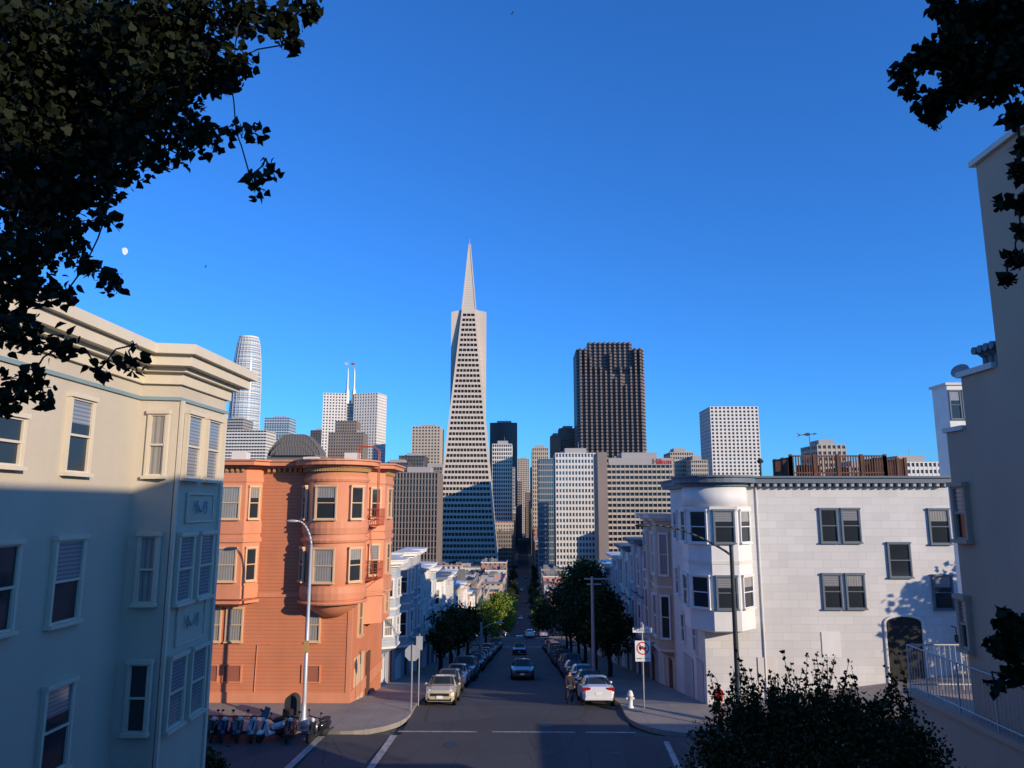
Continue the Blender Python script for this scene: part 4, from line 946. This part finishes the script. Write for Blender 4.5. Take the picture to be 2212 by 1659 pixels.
# ------------------------------------------------------------------ FOLIAGE
LEAF=np.array([(0,0,0),(.42,.12,.05),(.5,.42,.1),(.2,.8,.03),(0,1.1,-.08),(-.2,.8,.03),(-.5,.42,.1),(-.42,.12,.05)],float)
QUAD=np.array([(0,-.1,0),(.45,.35,.08),(.05,1,0),(-.45,.45,.08)],float)
def leafmesh(name,clumps,n,size,mat,tmpl,parent,org=(0,0,0),shell=.5,up=0.0):
    C=np.array([c[:3] for c in clumps]); Rr=np.array([c[3] for c in clumps]); p=Rr**2.2; p/=p.sum()
    idx=NR.choice(len(clumps),n,p=p); d=NR.normal(size=(n,3)); d/=np.linalg.norm(d,axis=1)[:,None]
    rad=NR.random(n)**(shell)*(1+.16*NR.normal(size=n)); pos=C[idx]+d*(Rr[idx]*rad)[:,None]*np.array([1,1,.85])
    A=NR.normal(size=(n,3)); A[:,2]+=up-.35; A/=np.linalg.norm(A,axis=1)[:,None]
    B=NR.normal(size=(n,3)); B=np.cross(A,B); B/=np.linalg.norm(B,axis=1)[:,None]; Cc=np.cross(A,B)
    s=size*(.65+.7*NR.random(n)); k=len(tmpl)
    V=pos[:,None,:]+s[:,None,None]*(tmpl[None,:,0:1]*B[:,None,:]+tmpl[None,:,1:2]*A[:,None,:]+tmpl[None,:,2:3]*Cc[:,None,:])
    V=(V-np.array(org)).reshape(-1,3)
    me=bpy.data.meshes.new(name); me.vertices.add(n*k); me.vertices.foreach_set("co",V.ravel()); me.loops.add(n*k); me.loops.foreach_set("vertex_index",np.arange(n*k,dtype=np.int32))
    me.polygons.add(n); me.polygons.foreach_set("loop_start",np.arange(0,n*k,k,dtype=np.int32)); me.materials.append(mat); me.update(); me.validate()
    o=bpy.data.objects.new(name,me); COL.objects.link(o); o.parent=parent; return o
def clump_at(l):
    out=[]
    for px,py,Y,rp in l:
        x,z=atY(px,py,Y); out.append((x,Y,z,rp*Y/1580))
    return out
def neartree(label,base,fork,cl,n,size,name="tree",cat="tree",thick=.035):
    r=thing(name,label,cat,base); t=MB(base)
    t.path([base,(base[0]*.99,base[1]+.1,(base[2]+fork[2])/2),fork],thick*5,thick*2.5,10)
    F_=Vector(fork); order=sorted(cl,key=lambda c:(Vector(c[:3])-F_).length); done=[(F_,thick)]
    for c in order:
        b=Vector(c[:3]); a,ra=min(done,key=lambda q:(q[0]-b).length*(1.0 if q[0] is not F_ else 1.15)); rb=max(.006,ra*.72)
        m1=a.lerp(b,.5)+Vector((R.uniform(-.05,.05),R.uniform(-.05,.05),R.uniform(0,.07)))
        t.path([tuple(a),tuple(m1),tuple(b)],ra*.8,rb,6); done.append((b,rb))
        for _ in range(4):
            q=b+Vector((R.uniform(-1,1),R.uniform(-1,1),R.uniform(-.9,.7)))*c[3]*.85; mm=b.lerp(q,.5)+Vector((0,0,.02)); t.path([tuple(b),tuple(mm),tuple(q)],.005,.0025,4)
    t.out("trunk",r,M['bark'],True)
    leafmesh("crown",cl,n,size,M['leafsh'],LEAF,r,base,shell=.42)
Lc=[(60,60,5,120),(180,60,5.5,120),(300,50,5,110),(420,40,5.2,95),(530,30,5,72),(612,45,4.8,54),(668,22,4.8,32),(625,95,4.8,28),(90,200,5.3,130),(230,190,5.6,120),(350,170,5,105),(440,150,5,75),(505,130,4.9,50),(500,190,4.9,24),
 (60,340,5.2,120),(180,320,5.5,105),(290,290,5.2,85),(385,275,5,68),(450,300,5,44),(510,285,4.9,28),(560,280,4.9,22),(585,375,4.8,24),(552,408,4.8,26),(540,380,4.8,16),(572,345,4.8,10),(100,450,5.3,85),(190,410,5.3,72),(270,370,5,44),(335,345,5,42),(400,340,5,26),
 (40,540,5,80),(130,520,5.2,56),(225,475,5,32),(185,570,5,34),(238,612,5,34),(60,630,5,50),(140,635,5,28),(50,720,4.8,58),(130,750,4.8,38),(215,800,4.8,26),(290,790,4.8,28),(290,745,4.8,12),(60,825,4.8,46),(20,870,4.8,38),(100,870,4.8,20),
 (360,90,6.2,115),(240,100,6.4,130),(100,120,6.4,140),(120,280,6.2,130),(280,230,6.2,90),(60,430,6,100),(0,250,5.5,120),(0,600,5,60),(10,680,5,50)]
neartree("broadleaf tree with dark heart-shaped leaves overhanging the street",(-5.4,4.6,8.0),(-4.4,4.9,12.4),clump_at(Lc),18000,.06,thick=.026)
Rc=[(2030,15,5,26),(2090,45,5,60),(2170,40,5,75),(2060,110,5,50),(1995,125,5,36),(1950,160,5,28),(1965,195,5,20),(2080,180,5,50),(2015,225,5,32),(2015,262,5,16),(2150,160,5,70),(2195,250,5,32),(2205,370,4.8,26),(2165,440,4.8,16),(2208,440,4.8,22),(2195,560,4.8,20),(2175,605,4.8,16),(2215,100,5,60),(2205,320,4.9,18),(2206,500,4.8,14)]
neartree("broadleaf tree branch with dark leaves beside tan wall",(5.2,4.2,8.0),(4.4,4.9,12.6),clump_at(Rc),4600,.056,thick=.02)
neartree("leafy shrub with broad dark leaves by the wall",(4.6,4.4,8.0),(4.0,4.4,8.8),clump_at([(2185,1345,4.4,32),(2205,1400,4.4,38),(2150,1395,4.4,20),(2195,1460,4.4,26),(2150,1480,4.4,12),(2230,1450,4.4,30)]),420,.052,"shrub","shrub",.012)
def bush(label,cl,n,size,sprigs,name="bush"):
    b=(cl[0][0],cl[0][1],P(cl[0][1])-.2); r=thing(name,label,"bush",b); t=MB(b); extra=[]
    for c in cl: t.path([(b[0]+R.uniform(-.5,.5),b[1],b[2]),(c[0],c[1],c[2])],.04,.015,5)
    for s in sprigs:
        x,z=atY(s[0],s[1],s[4]); x2,z2=atY(s[2],s[3],s[4]); yy=s[4]+R.uniform(-.5,.5)
        t.path([(x,yy,z),((x+x2)/2+.03,yy,(z+z2)/2),(x2,yy,z2)],.012,.004,4)
        for i in range(7): q=i/6; extra.append((x+(x2-x)*q,yy,z+(z2-z)*q,.09*(1.15-q*.65)))
    t.out("stem",r,M['bark'])
    leafmesh("foliage",cl,n,size,M['leafbu'],QUAD,r,b,shell=.45,up=.5)
    if extra: leafmesh("foliage",extra,len(extra)*13,size*.85,M['leafbu'],QUAD,r,b,up=1.2)
bc=clump_at([(1700,1640,13.6,120),(1560,1610,14,65),(1640,1575,14.2,60),(1760,1575,14,70),(1870,1575,14,65),(1960,1605,13.6,65),(1820,1535,14,34),(1600,1560,14,30),(1720,1525,14,24),(1880,1640,13.4,120),(1560,1680,13.5,80),(1980,1660,13.4,70),(1900,1530,14,24)])
sp=[(R.uniform(1530,1960),R.uniform(1520,1570),0,0,14) for _ in range(64)]
sp=[(a,b,a+R.uniform(-45,35),b-R.uniform(40,125),y) for a,b,_,_,y in sp]
bush("large dark green bush with upright leafy sprigs",bc,20000,.065,sp)
bush("small dark shrub at the foot of the bay",clump_at([(440,1650,24,34),(410,1670,23.5,40),(470,1660,24.5,20)]),1800,.12,[])
def tree(x,y,h,r_,n,mat,label,size=.28,trunk=2.2,sq=1.0):
    zb=P(y) if abs(x)<10 else G(x,y); r=thing("tree",label,"tree",(x,y,zb),group="street trees"); t=MB()
    t.path([(0,0,-.3),(.08,.05,trunk*.6),(0,0,trunk)],.2,.15,8)
    cl=[]
    for i in range(17):
        a=R.uniform(0,2*pi); q=R.uniform(.1,.72)*r_; zz=trunk+(h-trunk)*R.uniform(.12,.88); fall=1-abs((zz-trunk)/(h-trunk)-.42)*.9
        c=(q*fall*cos(a),q*fall*sin(a),zz,r_*R.uniform(.27,.46)*sq); cl.append(c); t.path([(0,0,trunk*.9),(c[0]*.5,c[1]*.5,(trunk+zz)/2),(c[0],c[1],c[2])],.08,.02,5)
    t.out("trunk",r,M['bark']); leafmesh("crown",cl,n,size,mat,QUAD,r,shell=.4)
tree(6.8,61,7.4,3.0,3800,M['leafst'],"dark green street tree with dense crown",.22,1.6); tree(6.4,69,9,3.7,4600,M['leafst'],"large dark green street tree with dense crown",.25,1.8); tree(6.3,79,10.5,4.2,4400,M['leafst'],"large dark green street tree with dense crown"); tree(6.4,90,11,4.4,4200,M['leafst'],"large dark green street tree with dense crown"); tree(6.2,101,11,4,3500,M['leafst'],"dark green street tree beside parked cars")
tree(6.4,114,10,4,2500,M['leafst'],"dark green street tree beside parked cars")
tree(-7.0,64,5.0,1.9,2200,M['leafst'],"small dark street tree beside parked cars",.2,1.8); tree(-6.9,72,5.4,2.4,2600,M['leafst'],"dark green street tree beside parked cars",.22,1.8); tree(-6.9,80,5.8,2.6,2600,M['leafst'],"dark green street tree beside parked cars",.22,2)
tree(-6.8,92,6.4,2.8,2200,M['leafst'],"dark green street tree beside parked cars"); tree(-6.4,128,8,3.6,2600,M['leafli'],"light green street tree"); tree(-5.6,158,9,4.2,2600,M['leafli'],"light green street tree",.35); tree(-5.4,175,10,4.4,2400,M['leafli'],"light green street tree",.35)
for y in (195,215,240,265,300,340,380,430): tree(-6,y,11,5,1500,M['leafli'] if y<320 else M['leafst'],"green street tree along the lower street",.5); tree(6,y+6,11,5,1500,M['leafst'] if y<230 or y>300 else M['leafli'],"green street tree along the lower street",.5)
for y in (480,520,570): tree(-7.5,y,9,4,900,M['leafst'],"dark street tree in the lower town",.6); tree(7.5,y,9,4,900,M['leafst'],"dark street tree in the lower town",.6)
for x,y in ((-26,545),(-38,548),(-50,550),(-18,552),(-62,545)): tree(x,y,14,7,1400,M['leafst'],"dark tree beside the tower plaza",.8)
tree(28.8,37.2,6.6,2.9,1500,M['leafst'],"street tree beside the cross street",.3); tree(31.5,33.8,7.0,3.0,1400,M['leafst'],"street tree beside the cross street",.3)

# ------------------------------------------------------------------ MOON, BIRDS
mx,mz=atY(268,543,5000); m=MB(); n=24; rr=28
pts=[(rr*cos(t),0,rr*sin(t)) for t in [pi/2-pi*i/n for i in range(n+1)]]+[(-rr*.45*cos(t),0,rr*sin(t)) for t in [-pi/2+pi*i/n for i in range(1,n)]]
m.add(pts,[tuple(range(len(pts)))]); o=thing("moon","pale gibbous daytime moon in blue sky","moon",(mx,5000,mz),data=m.mesh("moon",M['moon'])); o.rotation_euler=(0,radians(-20),0)
for px,py in ((444,577),(1106,30)):
    x,z=atY(px,py,60); m=MB(); m.ell((0,0,0),(.1,.035,.03)); m.add([(0,0,.02),(-.1,-.2,.09),(.08,-.2,.09)],[(0,1,2)]); m.add([(0,0,.02),(-.1,.2,.09),(.08,.2,.09)],[(0,1,2)])
    thing("bird","small dark bird flying in open sky","bird",(x,60,z),rz=.6,group="birds in flight",data=m.mesh("bird",M['signk']))

# ------------------------------------------------------------------ LIGHT, SKY, CAMERA
EL=radians(15.5); AZ=radians(-38)   # direction to the sun: to the right and behind the viewer
sd=Vector((cos(AZ)*cos(EL),sin(AZ)*cos(EL),sin(EL)))
l=bpy.data.lights.new("sun",'SUN'); l.energy=5; l.angle=radians(.5); l.color=(1,.83,.62)
lo=bpy.data.objects.new("sun",l); COL.objects.link(lo); lo.rotation_euler=sd.to_track_quat('Z','Y').to_euler()
w=bpy.data.worlds.new("World"); SC.world=w; w.use_nodes=True; nt=w.node_tree; bg=nt.nodes["Background"]
sk=nt.nodes.new("ShaderNodeTexSky"); sk.sky_type='NISHITA'; sk.sun_disc=False; sk.sun_elevation=EL; sk.sun_rotation=math.atan2(sd.x,sd.y)
sk.air_density=1.0; sk.dust_density=.3; sk.ozone_density=4.0; sk.altitude=50
ga=nt.nodes.new("ShaderNodeGamma"); ga.inputs[1].default_value=.92; nt.links.new(sk.outputs[0],ga.inputs[0])
mu=nt.nodes.new("ShaderNodeMix"); mu.data_type='RGBA'; mu.blend_type='MULTIPLY'; mu.inputs[0].default_value=1; mu.inputs[7].default_value=(.42,1.18,2.2,1)
nt.links.new(ga.outputs[0],mu.inputs[6]); nt.links.new(mu.outputs[2],bg.inputs[0]); bg.inputs[1].default_value=.12
cam=bpy.data.cameras.new("camera"); cam.sensor_width=36; cam.lens=36*1580/2212; cam.clip_end=20000; cam.clip_start=.1
co=bpy.data.objects.new("camera",cam); COL.objects.link(co); co.location=(0,0,EZ); co.rotation_euler=(pi/2+TH,0,PS); SC.camera=co
SC.view_settings.view_transform='Standard'; SC.view_settings.look='None'; SC.view_settings.exposure=0; SC.view_settings.gamma=1
